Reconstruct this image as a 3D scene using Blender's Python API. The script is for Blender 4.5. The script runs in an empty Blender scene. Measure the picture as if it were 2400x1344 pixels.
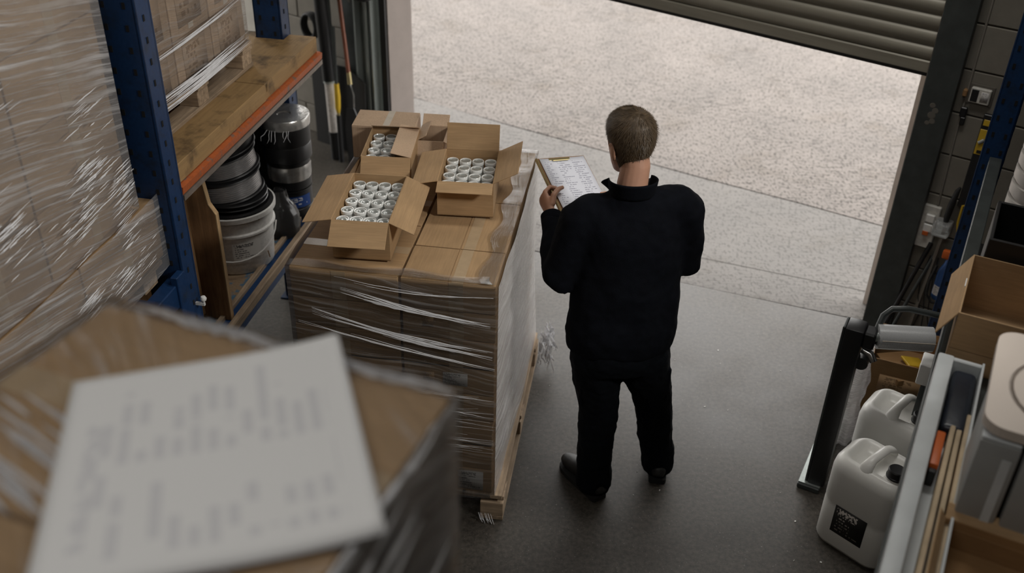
import bpy, bmesh, math, random
from mathutils import Vector, Matrix, Euler, noise as mnoise
random.seed(7)
S = bpy.context.scene
COL = S.collection
R = math.radians
PI = math.pi

# ------------------------------------------------------------------ camera
cam_d = bpy.data.cameras.new('camera')
cam = bpy.data.objects.new('camera', cam_d); COL.objects.link(cam)
cam_d.sensor_width = 36.0
cam_d.lens = 2333.0 / 2400 * 36
cam_d.clip_start = 0.05; cam_d.clip_end = 200
pitch, roll = R(32.7), R(1.7)
F = Vector((0, math.cos(pitch), -math.sin(pitch)))
R0 = Vector((1, 0, 0)); U0 = Vector((0, math.sin(pitch), math.cos(pitch)))
CR = R0*math.cos(roll) + U0*math.sin(roll); CU = -R0*math.sin(roll) + U0*math.cos(roll)
M = Matrix((CR, CU, -F)).transposed().to_4x4(); M.translation = (0, 0, 3.2)
cam.matrix_world = M
cam_d.dof.use_dof = True
cam_d.dof.focus_distance = 3.85
cam_d.dof.aperture_fstop = 1.9
S.camera = cam

# ------------------------------------------------------------------ sky, lamps, exposure
W = bpy.data.worlds.new('overcast_sky'); S.world = W; W.use_nodes = True
bg = W.node_tree.nodes['Background']
bg.inputs[0].default_value = (1.0, 0.975, 0.945, 1); bg.inputs[1].default_value = 3.9
def area(name, loc, sx, sy, power, col=(1, 1, 1), rot=(0, 0, 0)):
    l = bpy.data.lights.new(name, 'AREA'); l.shape = 'RECTANGLE'; l.size = sx; l.size_y = sy
    l.energy = power; l.color = col
    o = bpy.data.objects.new(name, l); COL.objects.link(o); o.location = loc; o.rotation_euler = rot
    return o
LAMPCOL = (1.0, 0.97, 0.92)
fl_d = bpy.data.lights.new('rack_fill', 'SPOT'); fl_d.energy = 250; fl_d.color = LAMPCOL  # unseen spot added to brighten the left rack and its loads
fl_d.spot_size = R(60); fl_d.spot_blend = 0.6; fl_d.shadow_soft_size = 0.28
fl_o = bpy.data.objects.new('rack_fill', fl_d); COL.objects.link(fl_o); fl_o.location = (2.4, 1.6, 3.3)
fl_o.rotation_euler = (Vector((-1.3, 3.45, 1.45))-Vector((2.4, 1.6, 3.3))).to_track_quat('-Z', 'Y').to_euler()
area('overhead_light', (-0.9, 0.1, 4.85), 2.6, 0.5, 25, LAMPCOL, (0, 0, R(-10)))
area('overhead_light', (1.1, 3.6, 4.85), 2.0, 0.5, 40, LAMPCOL, (0, 0, R(-10)))  # extra light added overhead to lift the load's top and right side
S.view_settings.view_transform = 'Standard'; S.view_settings.look = 'None'
S.view_settings.exposure = 0.0; S.view_settings.gamma = 1.0
S.view_settings.use_curve_mapping = False
S.cycles.use_denoising = True
S.cycles.max_bounces = 7; S.cycles.diffuse_bounces = 4; S.cycles.glossy_bounces = 3
S.cycles.transmission_bounces = 4; S.cycles.transparent_max_bounces = 14
S.cycles.sample_clamp_indirect = 6.0
S.cycles.caustics_reflective = False; S.cycles.caustics_refractive = False

# ------------------------------------------------------------------ materials
def N(nt, t, **kw):
    n = nt.nodes.new(t)
    for k, v in kw.items(): setattr(n, k, v)
    return n
def newmat(name):
    m = bpy.data.materials.new(name); m.use_nodes = True
    nt = m.node_tree; nt.nodes.clear()
    out = N(nt, 'ShaderNodeOutputMaterial'); b = N(nt, 'ShaderNodeBsdfPrincipled')
    nt.links.new(b.outputs[0], out.inputs[0])
    return m, nt, b, out
def coords(nt, scale=(1, 1, 1), rot=(0, 0, 0), kind='Object'):
    tc = N(nt, 'ShaderNodeTexCoord'); mp = N(nt, 'ShaderNodeMapping')
    mp.inputs['Scale'].default_value = scale; mp.inputs['Rotation'].default_value = rot
    nt.links.new(tc.outputs[kind], mp.inputs[0]); return mp.outputs[0]
def noise(nt, vec, scale, detail=4, rough=.55):
    n = N(nt, 'ShaderNodeTexNoise'); n.inputs['Scale'].default_value = scale
    n.inputs['Detail'].default_value = detail; n.inputs['Roughness'].default_value = rough
    nt.links.new(vec, n.inputs['Vector']); return n.outputs['Fac']
def ramp(nt, fac, stops):
    r = N(nt, 'ShaderNodeValToRGB'); e = r.color_ramp.elements
    while len(e) < len(stops): e.new(.5)
    for i, (p, c) in enumerate(stops):
        e[i].position = p; e[i].color = (c, c, c, 1) if isinstance(c, (int, float)) else (*c, 1)
    nt.links.new(fac, r.inputs[0]); return r.outputs[0]
def mixc(nt, fac, a, b, mode='MIX'):
    m = N(nt, 'ShaderNodeMix', data_type='RGBA', blend_type=mode)
    for sock, v in ((m.inputs[0], fac), (m.inputs[6], a), (m.inputs[7], b)):
        if isinstance(v, (int, float)): sock.default_value = v
        elif isinstance(v, tuple): sock.default_value = (*v, 1)
        else: nt.links.new(v, sock)
    return m.outputs[2]
def mth(nt, op, a, b=None, c=None):
    m = N(nt, 'ShaderNodeMath', operation=op)
    for i, v in enumerate((a, b, c)):
        if v is None: continue
        if isinstance(v, (int, float)): m.inputs[i].default_value = v
        else: nt.links.new(v, m.inputs[i])
    return m.outputs[0]
def bump(nt, b, h, strength=.3, dist=.01):
    n = N(nt, 'ShaderNodeBump'); n.inputs['Strength'].default_value = strength; n.inputs['Distance'].default_value = dist
    nt.links.new(h, n.inputs['Height']); nt.links.new(n.outputs[0], b.inputs['Normal'])
def objrand(nt, lo, hi):
    i = N(nt, 'ShaderNodeObjectInfo'); r = N(nt, 'ShaderNodeMapRange')
    r.inputs[3].default_value = lo; r.inputs[4].default_value = hi
    nt.links.new(i.outputs['Random'], r.inputs[0]); return r.outputs[0]

def plain(name, col, rough=.6, metal=0.0, nscale=8, namt=.18, bscale=None, bstr=.15, stretch=(1, 1, 1), spec=.5, rand=0):
    m, nt, b, o = newmat(name)
    v = coords(nt, stretch)
    n = noise(nt, v, nscale, 5)
    f = ramp(nt, n, [(.25, 1-namt), (.75, 1+namt*.6)])
    c = mixc(nt, 1.0, tuple(col), f, 'MULTIPLY')
    if rand:
        h = N(nt, 'ShaderNodeHueSaturation'); nt.links.new(c, h.inputs['Color']); nt.links.new(objrand(nt, 1-rand, 1+rand), h.inputs['Value']); c = h.outputs[0]
    nt.links.new(c, b.inputs['Base Color'])
    b.inputs['Roughness'].default_value = rough; b.inputs['Metallic'].default_value = metal
    b.inputs['Specular IOR Level'].default_value = spec
    if bscale: bump(nt, b, noise(nt, v, bscale, 4), bstr, .004)
    return m

def cardboard(name, col, along=0, rand=.08):
    m, nt, b, o = newmat(name)
    st = [1, 1, 1]; st[along] = .06
    v = coords(nt, tuple(st)); v0 = coords(nt)
    corr = noise(nt, v, 160, 2); big = noise(nt, v0, 5, 5)
    c = mixc(nt, 1.0, tuple(col), ramp(nt, big, [(.3, .86), (.72, 1.08)]), 'MULTIPLY')
    c = mixc(nt, 1.0, c, ramp(nt, corr, [(.3, .9), (.7, 1.07)]), 'MULTIPLY')
    h = N(nt, 'ShaderNodeHueSaturation'); nt.links.new(c, h.inputs['Color']); nt.links.new(objrand(nt, 1-rand, 1+rand), h.inputs['Value'])
    nt.links.new(h.outputs[0], b.inputs['Base Color'])
    b.inputs['Roughness'].default_value = .72; b.inputs['Specular IOR Level'].default_value = .3
    bump(nt, b, corr, .12, .002)
    return m

def wood(name, col, along=0, dark=.55, rand=.12):
    m, nt, b, o = newmat(name)
    st = [1, 1, 1]; st[along] = .07
    v = coords(nt, tuple(st))
    g = noise(nt, v, 60, 6, .65); v0 = coords(nt); st_ = noise(nt, v0, 7, 5)
    c = mixc(nt, ramp(nt, g, [(.35, 0.0), (.65, 1.0)]), tuple(x*dark for x in col), tuple(col))
    c = mixc(nt, 1.0, c, ramp(nt, st_, [(.3, .7), (.65, 1.05)]), 'MULTIPLY')
    h = N(nt, 'ShaderNodeHueSaturation'); nt.links.new(c, h.inputs['Color']); nt.links.new(objrand(nt, 1-rand, 1+rand), h.inputs['Value'])
    nt.links.new(h.outputs[0], b.inputs['Base Color'])
    b.inputs['Roughness'].default_value = .75; b.inputs['Specular IOR Level'].default_value = .3
    bump(nt, b, g, .2, .003)
    return m

def printed(name, base, ink, rows, wscale=26, thr=.5, margin=.07, head=.0, lw=.42, strength=1.0, cols=1, rough=.55):
    """paper or label with rows of print; UV space"""
    m, nt, b, o = newmat(name)
    tc = N(nt, 'ShaderNodeTexCoord'); sp = N(nt, 'ShaderNodeSeparateXYZ'); nt.links.new(tc.outputs['UV'], sp.inputs[0])
    u, v = sp.outputs[0], sp.outputs[1]
    vr = mth(nt, 'MULTIPLY', v, float(rows))
    row = mth(nt, 'FLOOR', vr); fr = mth(nt, 'FRACT', vr)
    line = mth(nt, 'LESS_THAN', fr, lw)
    cb = N(nt, 'ShaderNodeCombineXYZ'); nt.links.new(mth(nt, 'MULTIPLY', u, float(wscale)), cb.inputs[0]); nt.links.new(mth(nt, 'MULTIPLY', row, 7.31), cb.inputs[1])
    w = N(nt, 'ShaderNodeTexNoise'); w.inputs['Scale'].default_value = 1.0; w.inputs['Detail'].default_value = 2; nt.links.new(cb.outputs[0], w.inputs['Vector'])
    word = mth(nt, 'GREATER_THAN', w.outputs['Fac'], thr)
    # row length differs
    cb2 = N(nt, 'ShaderNodeCombineXYZ'); nt.links.new(mth(nt, 'MULTIPLY', row, 3.7), cb2.inputs[0])
    if cols > 1:
        uc = mth(nt, 'FRACT', mth(nt, 'MULTIPLY', u, float(cols))); nt.links.new(mth(nt, 'FLOOR', mth(nt, 'MULTIPLY', u, float(cols))), cb2.inputs[1])
    else: uc = u
    wn = N(nt, 'ShaderNodeTexWhiteNoise'); nt.links.new(cb2.outputs[0], wn.inputs['Vector'])
    ln = mth(nt, 'LESS_THAN', uc, mth(nt, 'ADD', mth(nt, 'MULTIPLY', wn.outputs['Value'], .6), .32))
    k = mth(nt, 'MULTIPLY', mth(nt, 'MULTIPLY', line, word), ln)
    for s, op, lim in ((u, 'GREATER_THAN', margin), (u, 'LESS_THAN', 1-margin), (v, 'GREATER_THAN', margin), (v, 'LESS_THAN', 1-margin)):
        k = mth(nt, 'MULTIPLY', k, mth(nt, op, s, lim))
    if head:
        hd = mth(nt, 'MULTIPLY', mth(nt, 'GREATER_THAN', v, 1-margin-head), mth(nt, 'LESS_THAN', v, 1-margin))
        cb3 = N(nt, 'ShaderNodeCombineXYZ'); nt.links.new(mth(nt, 'MULTIPLY', u, 14.0), cb3.inputs[0]); nt.links.new(mth(nt, 'MULTIPLY', v, 9.0), cb3.inputs[1])
        n3 = N(nt, 'ShaderNodeTexNoise'); n3.inputs['Scale'].default_value = 1.0; nt.links.new(cb3.outputs[0], n3.inputs['Vector'])
        hw = mth(nt, 'MULTIPLY', mth(nt, 'GREATER_THAN', n3.outputs['Fac'], .48), mth(nt, 'MULTIPLY', mth(nt, 'GREATER_THAN', u, margin), mth(nt, 'LESS_THAN', u, .72)))
        k = mth(nt, 'ADD', mth(nt, 'MULTIPLY', k, mth(nt, 'SUBTRACT', 1.0, hd)), mth(nt, 'MULTIPLY', hd, hw))
    k = mth(nt, 'MULTIPLY', k, strength)
    nt.links.new(mixc(nt, k, tuple(base), tuple(ink)), b.inputs['Base Color'])
    b.inputs['Roughness'].default_value = rough; b.inputs['Specular IOR Level'].default_value = .35
    return m

def film(name, haze=.35, streak=70, gl=.5, shear=.12, thr=(.5, .72), hcol=(.86, .86, .88), base=.04, wobble=.12):
    """stretch film: clear sheet, fresnel gloss, milky streaks where it is bunched"""
    m, nt, b, out = newmat(name); nt.nodes.remove(b)
    tc = N(nt, 'ShaderNodeTexCoord'); sp = N(nt, 'ShaderNodeSeparateXYZ'); nt.links.new(tc.outputs['UV'], sp.inputs[0])
    u, v = sp.outputs[0], sp.outputs[1]
    vv = mth(nt, 'ADD', v, mth(nt, 'MULTIPLY', u, shear))
    wob = N(nt, 'ShaderNodeTexNoise'); wob.inputs['Scale'].default_value = 2.2; nt.links.new(tc.outputs['UV'], wob.inputs['Vector'])
    vv = mth(nt, 'ADD', vv, mth(nt, 'MULTIPLY', wob.outputs['Fac'], wobble))
    cb = N(nt, 'ShaderNodeCombineXYZ'); nt.links.new(mth(nt, 'MULTIPLY', u, 1.7), cb.inputs[0]); nt.links.new(mth(nt, 'MULTIPLY', vv, float(streak)), cb.inputs[1])
    s = N(nt, 'ShaderNodeTexNoise'); s.inputs['Scale'].default_value = 1.0; s.inputs['Detail'].default_value = 5; s.inputs['Roughness'].default_value = .65
    nt.links.new(cb.outputs[0], s.inputs['Vector'])
    big = N(nt, 'ShaderNodeTexNoise'); big.inputs['Scale'].default_value = 3.0; big.inputs['Detail'].default_value = 3; nt.links.new(tc.outputs['UV'], big.inputs['Vector'])
    st = ramp(nt, s.outputs['Fac'], [(thr[0], 0.0), (thr[1], 1.0)])
    st = mth(nt, 'MULTIPLY', st, ramp(nt, big.outputs['Fac'], [(.32, .25), (.62, 1.0)]))
    bp = N(nt, 'ShaderNodeBump'); bp.inputs['Strength'].default_value = .8; bp.inputs['Distance'].default_value = .012
    nt.links.new(s.outputs['Fac'], bp.inputs['Height'])
    tr = N(nt, 'ShaderNodeBsdfTransparent'); tr.inputs[0].default_value = (.97, .97, .97, 1)
    g = N(nt, 'ShaderNodeBsdfGlossy'); g.inputs['Roughness'].default_value = .16; g.inputs[0].default_value = (1, 1, 1, 1)
    nt.links.new(bp.outputs[0], g.inputs['Normal'])
    df = N(nt, 'ShaderNodeBsdfDiffuse'); df.inputs[0].default_value = (*hcol, 1)
    tl = N(nt, 'ShaderNodeBsdfTranslucent'); tl.inputs[0].default_value = (*hcol, 1)
    hz = N(nt, 'ShaderNodeMixShader'); hz.inputs[0].default_value = .4
    nt.links.new(df.outputs[0], hz.inputs[1]); nt.links.new(tl.outputs[0], hz.inputs[2])
    fr = N(nt, 'ShaderNodeFresnel'); fr.inputs[0].default_value = 1.5
    nt.links.new(bp.outputs[0], fr.inputs['Normal'])
    m1 = N(nt, 'ShaderNodeMixShader'); nt.links.new(mth(nt, 'ADD', mth(nt, 'MULTIPLY', st, haze-base), base), m1.inputs[0])
    nt.links.new(tr.outputs[0], m1.inputs[1]); nt.links.new(hz.outputs[0], m1.inputs[2])
    m2 = N(nt, 'ShaderNodeMixShader'); nt.links.new(mth(nt, 'MINIMUM', mth(nt, 'MULTIPLY', fr.outputs[0], gl*2), .9), m2.inputs[0])
    nt.links.new(m1.outputs[0], m2.inputs[1]); nt.links.new(g.outputs[0], m2.inputs[2])
    nt.links.new(m2.outputs[0], out.inputs[0])
    return m

def clearish(name, tint, opac=.25, rough=.08):
    m, nt, b, out = newmat(name)
    b.inputs['Base Color'].default_value = (*tint, 1); b.inputs['Roughness'].default_value = rough
    tr = N(nt, 'ShaderNodeBsdfTransparent'); tr.inputs[0].default_value = (.93, .95, .94, 1)
    mx = N(nt, 'ShaderNodeMixShader')
    fr = N(nt, 'ShaderNodeFresnel'); fr.inputs[0].default_value = 1.5
    nt.links.new(mth(nt, 'MINIMUM', mth(nt, 'ADD', fr.outputs[0], opac), .95), mx.inputs[0])
    nt.links.new(tr.outputs[0], mx.inputs[1]); nt.links.new(b.outputs[0], mx.inputs[2]); nt.links.new(mx.outputs[0], out.inputs[0])
    return m

def concrete(name, col, streak_yaw=None, rough=.8, speck=.35, spec=.3, mott=.2):
    m, nt, b, o = newmat(name)
    v0 = coords(nt)
    big = noise(nt, v0, 1.6, 6, .6); fine = noise(nt, v0, 48, 4, .72)
    c = mixc(nt, 1.0, tuple(col), ramp(nt, big, [(.3, 1-mott), (.7, 1+mott*.35)]), 'MULTIPLY')
    if streak_yaw is not None:
        v1 = coords(nt, (8, 74, 1), (0, 0, -streak_yaw))
        sk = noise(nt, v1, 1.0, 3, .6)
        k = ramp(nt, sk, [(.38, 1-speck*1.15), (.5, 1.0)])
        blotch = ramp(nt, noise(nt, v0, 1.1, 3), [(.4, .35), (.62, 1.0)])
        c = mixc(nt, ramp(nt, noise(nt, v0, 1.9, 4, .6), [(.56, 0.0), (.72, .55)]), c, tuple(x*k_ for x, k_ in zip(col, (.66, .62, .56))))
        k = mixc(nt, blotch, (1., 1., 1.), k)
        c = mixc(nt, 1.0, c, k, 'MULTIPLY')
        pits = noise(nt, coords(nt, (1.6, .8, 1), (0, 0, -streak_yaw)), 34, 4, .62)
        c = mixc(nt, 1.0, c, ramp(nt, pits, [(.405, 1-speck*1.15), (.475, 1.0)]), 'MULTIPLY')
        bump(nt, b, sk, .25, .004)
    else:
        c = mixc(nt, 1.0, c, ramp(nt, fine, [(.34, 1-speck), (.62, 1.12)]), 'MULTIPLY')
        sp = noise(nt, v0, 150, 1, .4)
        c = mixc(nt, ramp(nt, sp, [(.73, 0.0), (.78, .55)]), c, (.5, .48, .45))
        bump(nt, b, fine, .12, .003)
    nt.links.new(c, b.inputs['Base Color'])
    nt.links.new(ramp(nt, big, [(.3, rough-.12), (.7, min(1, rough+.1))]), b.inputs['Roughness'])
    b.inputs['Specular IOR Level'].default_value = spec
    return m

def stained(name, col, stain, scale=6, lo=.5, hi=.62, rough=.7, along=None):
    m, nt, b, o = newmat(name)
    v = coords(nt); n = noise(nt, v, scale, 6, .65); f = noise(nt, coords(nt, (1, .08, 1)) if along else v, 70, 4)
    c = mixc(nt, ramp(nt, n, [(lo, 0.0), (hi, 1.0)]), tuple(col), tuple(stain))
    c = mixc(nt, 1.0, c, ramp(nt, f, [(.3, .85), (.7, 1.1)]), 'MULTIPLY')
    nt.links.new(c, b.inputs['Base Color']); b.inputs['Roughness'].default_value = rough; b.inputs['Specular IOR Level'].default_value = .3
    bump(nt, b, f, .12, .002)
    return m

CARD = (.44, .285, .15)
MT = dict(
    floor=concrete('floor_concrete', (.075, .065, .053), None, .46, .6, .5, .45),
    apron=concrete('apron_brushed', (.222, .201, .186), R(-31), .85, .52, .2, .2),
    apron2=concrete('apron_smooth', (.192, .182, .172), R(-25), .8, .28, .25, .2),
    joint=plain('joint_dark', (.05, .045, .04), .9),
    block=plain('painted_block', (.20, .183, .152), .8, 0, 9, .16, 60, .2, rand=.05),
    mortar=plain('mortar', (.13, .118, .10), .9),
    render_=plain('reveal_render', (.24, .205, .185), .85, 0, 12, .08, 80, .12),
    cream=plain('cream_paint', (.56, .50, .45), .6),
    steel_dark=plain('dark_painted_steel', (.055, .062, .06), .45, .2, 14, .3),
    galv=plain('galvanised_steel', (.42, .46, .44), .4, .6, 20, .2, stretch=(4, 4, .3)),
    black=plain('black_plastic', (.012, .012, .013), .4),
    rubber=plain('black_rubber', (.010, .010, .010), .6),
    slat=plain('shutter_slat', (.27, .25, .20), .42, .15, 10, .2, stretch=(.3, 4, 4)),
    blue=stained('blue_painted_steel', (.010, .036, .105), (.012, .025, .055), 12, .5, .7, .42),
    blue2=stained('blue_painted_steel_worn', (.012, .05, .15), (.10, .12, .14), 16, .62, .72, .42),
    orange=stained('orange_beam_worn', (.42, .105, .03), (.20, .13, .10), 22, .55, .66, .5),
    beamgrey=plain('worn_grey_steel', (.22, .18, .15), .5, .3, 20, .3),
    deck=stained('chipboard_deck', (.34, .215, .095), (.11, .07, .036), 6, .50, .68, .68, True),
    card=cardboard('cardboard', CARD, 0), card_y=cardboard('cardboard_y', CARD, 1), card_z=cardboard('cardboard_z', CARD, 2),
    cardlight=cardboard('cardboard_pale', (.52, .37, .25), 2), carddark=cardboard('cardboard_aged', (.33, .19, .085), 0),
    cardin=cardboard('cardboard_inside', (.42, .28, .155), 0),
    tape=plain('brown_tape', (.48, .35, .215), .33, 0, 30, .1), tape_pale=plain('pale_tape', (.62, .55, .46), .2, 0, 30, .1),
    wood=wood('pallet_wood', (.50, .37, .25), 0), wood_y=wood('pallet_wood_y', (.50, .37, .25), 1), woodpale=wood('pale_batten', (.62, .49, .33), 1, .75),
    ply=wood('plywood_panel', (.36, .19, .085), 2, .6), plyedge=wood('plywood_edge', (.50, .33, .17), 2, .7), 
    paintply=stained('paint_splashed_board', (.34, .24, .15), (.10, .20, .30), 9, .48, .53, .7),
    white=plain('white_plastic', (.80, .79, .76), .38, 0, 6, .05), whitebucket=stained('white_bucket', (.78, .77, .74), (.5, .47, .42), 9, .66, .78, .38),
    hdpe=plain('natural_hdpe', (.82, .81, .77), .32, 0, 5, .05),
    silver=plain('silver_wire', (.46, .45, .45), .28, .65, 40, .3, stretch=(1, 1, 12)), chrome=plain('bright_steel', (.62, .62, .62), .2, .95, 20, .15),
    foil=plain('silver_foil_lid', (.55, .54, .52), .25, .7, 14, .5, 30, .5),
    filmroll=plain('film_roll', (.60, .61, .62), .26, .1, 60, .3, stretch=(12, 12, .5)),
    jarlid=plain('jar_lid', (.33, .345, .325), .2, .3, 60, .25), jarrim=plain('jar_rim', (.86, .87, .85), .12, .1, 30, .05),
    glass=clearish('jar_glass', (.86, .88, .86), .5, .08), clearp=clearish('clear_plastic', (.8, .8, .8), .2, .08), darkglass=clearish('dark_film_wrap', (.06, .06, .06), .55, .12),
    skin=plain('skin', (.50, .27, .18), .5, 0, 18, .12, 120, .06), hair=plain('brown_hair', (.074, .047, .023), .55, 0, 60, .4, stretch=(1, 1, .2)),
    fleece=plain('navy_fleece', (.0030, .0037, .0062), .95, 0, 30, .3, 220, .35, spec=.12), trouser=plain('navy_trousers', (.0036, .0048, .0072), .9, 0, 30, .3, 260, .25, spec=.12),
    shoe=plain('black_leather', (.012, .0115, .011), .55, 0, 20, .3, 60, .2), sole=plain('rubber_sole', (.012, .012, .012), .8),
    eye=plain('eye_white', (.8, .78, .75), .2), lips=plain('lips', (.45, .19, .15), .5), iris=plain('iris', (.05, .04, .03), .2),
    paper=printed('delivery_note', (.80, .80, .80), (.34, .34, .42), 17, 9, .46, .09, .05, .62, .26, 2), paperclip=printed('clipboard_sheet', (.80, .81, .88), (.28, .28, .36), 26, 26, .45, .07, .0, .42, .75, 3),
    paperplain=plain('paper_edge', (.80, .80, .82), .6, 0, 10, .03),
    label=printed('carton_label', (.66, .64, .62), (.12, .12, .12), 9, 22, .46, .08, .15, .5, .8), stamp=printed('carton_print', CARD, (.14, .08, .04), 7, 16, .5, .1, .2, .6, .75),
    stampale=printed('carton_print_pale', (.52, .37, .25), (.20, .11, .05), 7, 12, .5, .1, .2, .6, .7),
    buckettxt=printed('bucket_label', (.76, .75, .72), (.06, .06, .06), 8, 22, .46, .06, .14, .45, .85), jerrytxt=printed('jerry_label', (.018, .017, .016), (.55, .50, .45), 9, 18, .52, .07, .2, .4, .7),
    bluetxt=printed('blue_label', (.015, .06, .24), (.7, .72, .75), 4, 9, .5, .12, .3, .5, .9),
    board=plain('brown_board', (.30, .16, .07), .5, 0, 20, .2), brass=plain('brass_clip', (.50, .42, .22), .3, .8),
    yellow=plain('yellow_paint', (.62, .40, .03), .4), orangep=plain('orange_plastic', (.55, .115, .02), .45), bluep=plain('blue_plastic', (.02, .07, .22), .35),
    redwood=plain('varnished_handle', (.19, .062, .032), .3, 0, 30, .3, stretch=(1, 1, .1)), poleWhite=stained('worn_white_pipe', (.62, .58, .54), (.28, .24, .2), 14, .6, .72, .45),
    greymetal=plain('pale_grey_steel', (.58, .61, .62), .45, .0, 10, .1), greybox=plain('grey_file_box', (.34, .345, .34), .5, 0, 8, .1), greypale=plain('pale_grey_plastic', (.60, .63, .65), .4),
    pinkish=plain('pale_board', (.60, .53, .47), .5, 0, 4, .06), navybag=plain('navy_black_plastic', (.012, .016, .026), .35, 0, 6, .3, 14, .5),
    socketw=stained('white_socket_board', (.62, .60, .55), (.45, .25, .10), 10, .66, .72, .5), duct=plain('ribbed_duct', (.55, .52, .49), .35, .4, 10, .15),
    film=film('stretch_film', .62, 60, .42, .10), film_side=film('stretch_film_side', 1.0, 52, .5, .16, (.40, .58), base=.5, hcol=(.95, .93, .93)), film_big=film('stretch_film_heavy', .95, 60, .5, .22, (.5, .63), base=.24, wobble=.05), film_clean=film('stretch_film_clean', .5, 60, .4, .1, base=.02), film_fg=film('stretch_film_top', .55, 22, .3, .3, (.54, .7)),  # film_side is whitened to paint in the reflected daylight
    film_fgside=film('stretch_film_stack', .95, 13, .5, .45, (.42, .62), base=.3),
    fold=plain('bunched_film', (.80, .80, .82), .18, 0, 30, .15), ceiling=plain('ceiling_panel', (.45, .44, .42), .9), wallin=plain('inner_wall', (.36, .34, .30), .9),
    pinkhole=plain('hole_shade', (.004, .004, .005), .9), cable=plain('cable', (.02, .02, .02), .5), conduit=plain('grey_conduit', (.22, .20, .17), .6), leather=plain('brown_strap', (.09, .05, .025), .5),
)

# ------------------------------------------------------------------ builders
def tag(o, label=None, cat=None, group=None, kind=None):
    for k, v in (('label', label), ('category', cat), ('group', group), ('kind', kind)):
        if v: o[k] = v
    return o
def emp(name, loc=(0, 0, 0), yaw=0, label=None, cat=None, group=None, rot=None, kind=None):
    o = bpy.data.objects.new(name, None); o.empty_display_size = .1; COL.objects.link(o)
    o.location = loc; o.rotation_euler = rot if rot else (0, 0, R(yaw))
    return tag(o, label, cat, group, kind)
def link(name, me, mat=None, parent=None, mw=None):
    o = bpy.data.objects.new(name, me); COL.objects.link(o)
    if mat and not me.materials: me.materials.append(mat)
    if parent: o.parent = parent
    if mw is not None: o.matrix_basis = mw
    return o
def copy(o, parent=None, loc=None, yaw=None):
    c = o.copy(); COL.objects.link(c)
    if parent: c.parent = parent
    if loc is not None: c.location = loc
    if yaw is not None: c.rotation_euler = (0, 0, R(yaw))
    for ch in o.children: copy(ch, c)
    return c
class MB:
    def __init__(s): s.b = bmesh.new()
    def box(s, c, d, rot=None, bev=0, seg=1):
        g = bmesh.ops.create_cube(s.b, size=1); vs = g['verts']
        m = Matrix.Translation(c) @ (rot.to_4x4() if rot else Matrix()) @ Matrix.Diagonal((d[0], d[1], d[2], 1))
        bmesh.ops.transform(s.b, matrix=m, verts=vs)
        if bev:
            es = list({e for v in vs for e in v.link_edges})
            bmesh.ops.bevel(s.b, geom=es, offset=bev, segments=seg, affect='EDGES', profile=.5)
        return s
    def tube(s, pts, r, seg=10, caps=True, el=None):
        """pts list of Vector; r number or list; el: (axis vector, list of (ra, rb)) for elliptical rings"""
        pts = [Vector(p) for p in pts]; n = len(pts); rings = []
        up = None
        for i, p in enumerate(pts):
            t = (pts[min(i+1, n-1)] - pts[max(i-1, 0)]).normalized()
            if el: a = el[0]; a = (Vector(a) - t*Vector(a).dot(t)).normalized()
            else:
                if up is None: up = Vector((0, 0, 1)) if abs(t.z) < .9 else Vector((1, 0, 0))
                a = (up - t*up.dot(t)).normalized(); up = a
            bb = t.cross(a)
            ra, rb = el[1][i] if el else ((r[i], r[i]) if isinstance(r, (list, tuple)) else (r, r))
            rings.append([s.b.verts.new(p + a*ra*math.cos(2*PI*k/seg) + bb*rb*math.sin(2*PI*k/seg)) for k in range(seg)])
        for i in range(n-1):
            for k in range(seg):
                s.b.faces.new((rings[i][k], rings[i][(k+1) % seg], rings[i+1][(k+1) % seg], rings[i+1][k]))
        if caps:
            s.b.faces.new(rings[0][::-1]); s.b.faces.new(rings[-1])
        return s
    def cyl(s, a, b, r0, r1=None, seg=20): return s.tube([a, b], [r0, r0 if r1 is None else r1], seg)
    def lathe(s, prof, seg=28, c=(0, 0, 0)):
        rings = []
        for (r, z) in prof:
            if r < 1e-5: rings.append([s.b.verts.new((c[0], c[1], c[2]+z))])
            else: rings.append([s.b.verts.new((c[0]+r*math.cos(2*PI*k/seg), c[1]+r*math.sin(2*PI*k/seg), c[2]+z)) for k in range(seg)])
        for a, b in zip(rings, rings[1:]):
            for k in range(seg):
                q = [a[k % len(a)], a[(k+1) % len(a)], b[(k+1) % len(b)], b[k % len(b)]]
                u = []
                for x in q:
                    if x not in u: u.append(x)
                if len(u) > 2: s.b.faces.new(u)
        return s
    def prism(s, poly, axis, a, b):
        """poly in the 2 other axes, extruded along axis index from a to b"""
        def P(q, t):
            v = [0, 0, 0]; o = [i for i in range(3) if i != axis]; v[o[0]], v[o[1]] = q; v[axis] = t; return v
        A = [s.b.verts.new(P(q, a)) for q in poly]; B = [s.b.verts.new(P(q, b)) for q in poly]
        n = len(poly)
        for k in range(n): s.b.faces.new((A[k], A[(k+1) % n], B[(k+1) % n], B[k]))
        s.b.faces.new(A[::-1]); s.b.faces.new(B); return s
    def mesh(s, name='m', smooth=None):
        bmesh.ops.recalc_face_normals(s.b, faces=s.b.faces)
        me = bpy.data.meshes.new(name); s.b.to_mesh(me); s.b.free()
        if smooth is not None:
            me.polygons.foreach_set('use_smooth', [True]*len(me.polygons))
            me.set_sharp_from_angle(angle=R(smooth))
        return me
    def obj(s, name, mat, parent=None, smooth=None, mw=None):
        o = link(name, s.mesh(name, smooth), MT[mat] if isinstance(mat, str) else mat, parent, mw)
        if name in ('film_fold', 'film_tail', 'torn_film', 'hair'): o['kind'] = 'stuff'
        return o
def box(name, c, d, mat, parent=None, bev=0, rot=None, seg=1):
    return MB().box(c, d, rot, bev, seg).obj(name, mat, parent, 40 if bev and seg > 1 else None)
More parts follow.
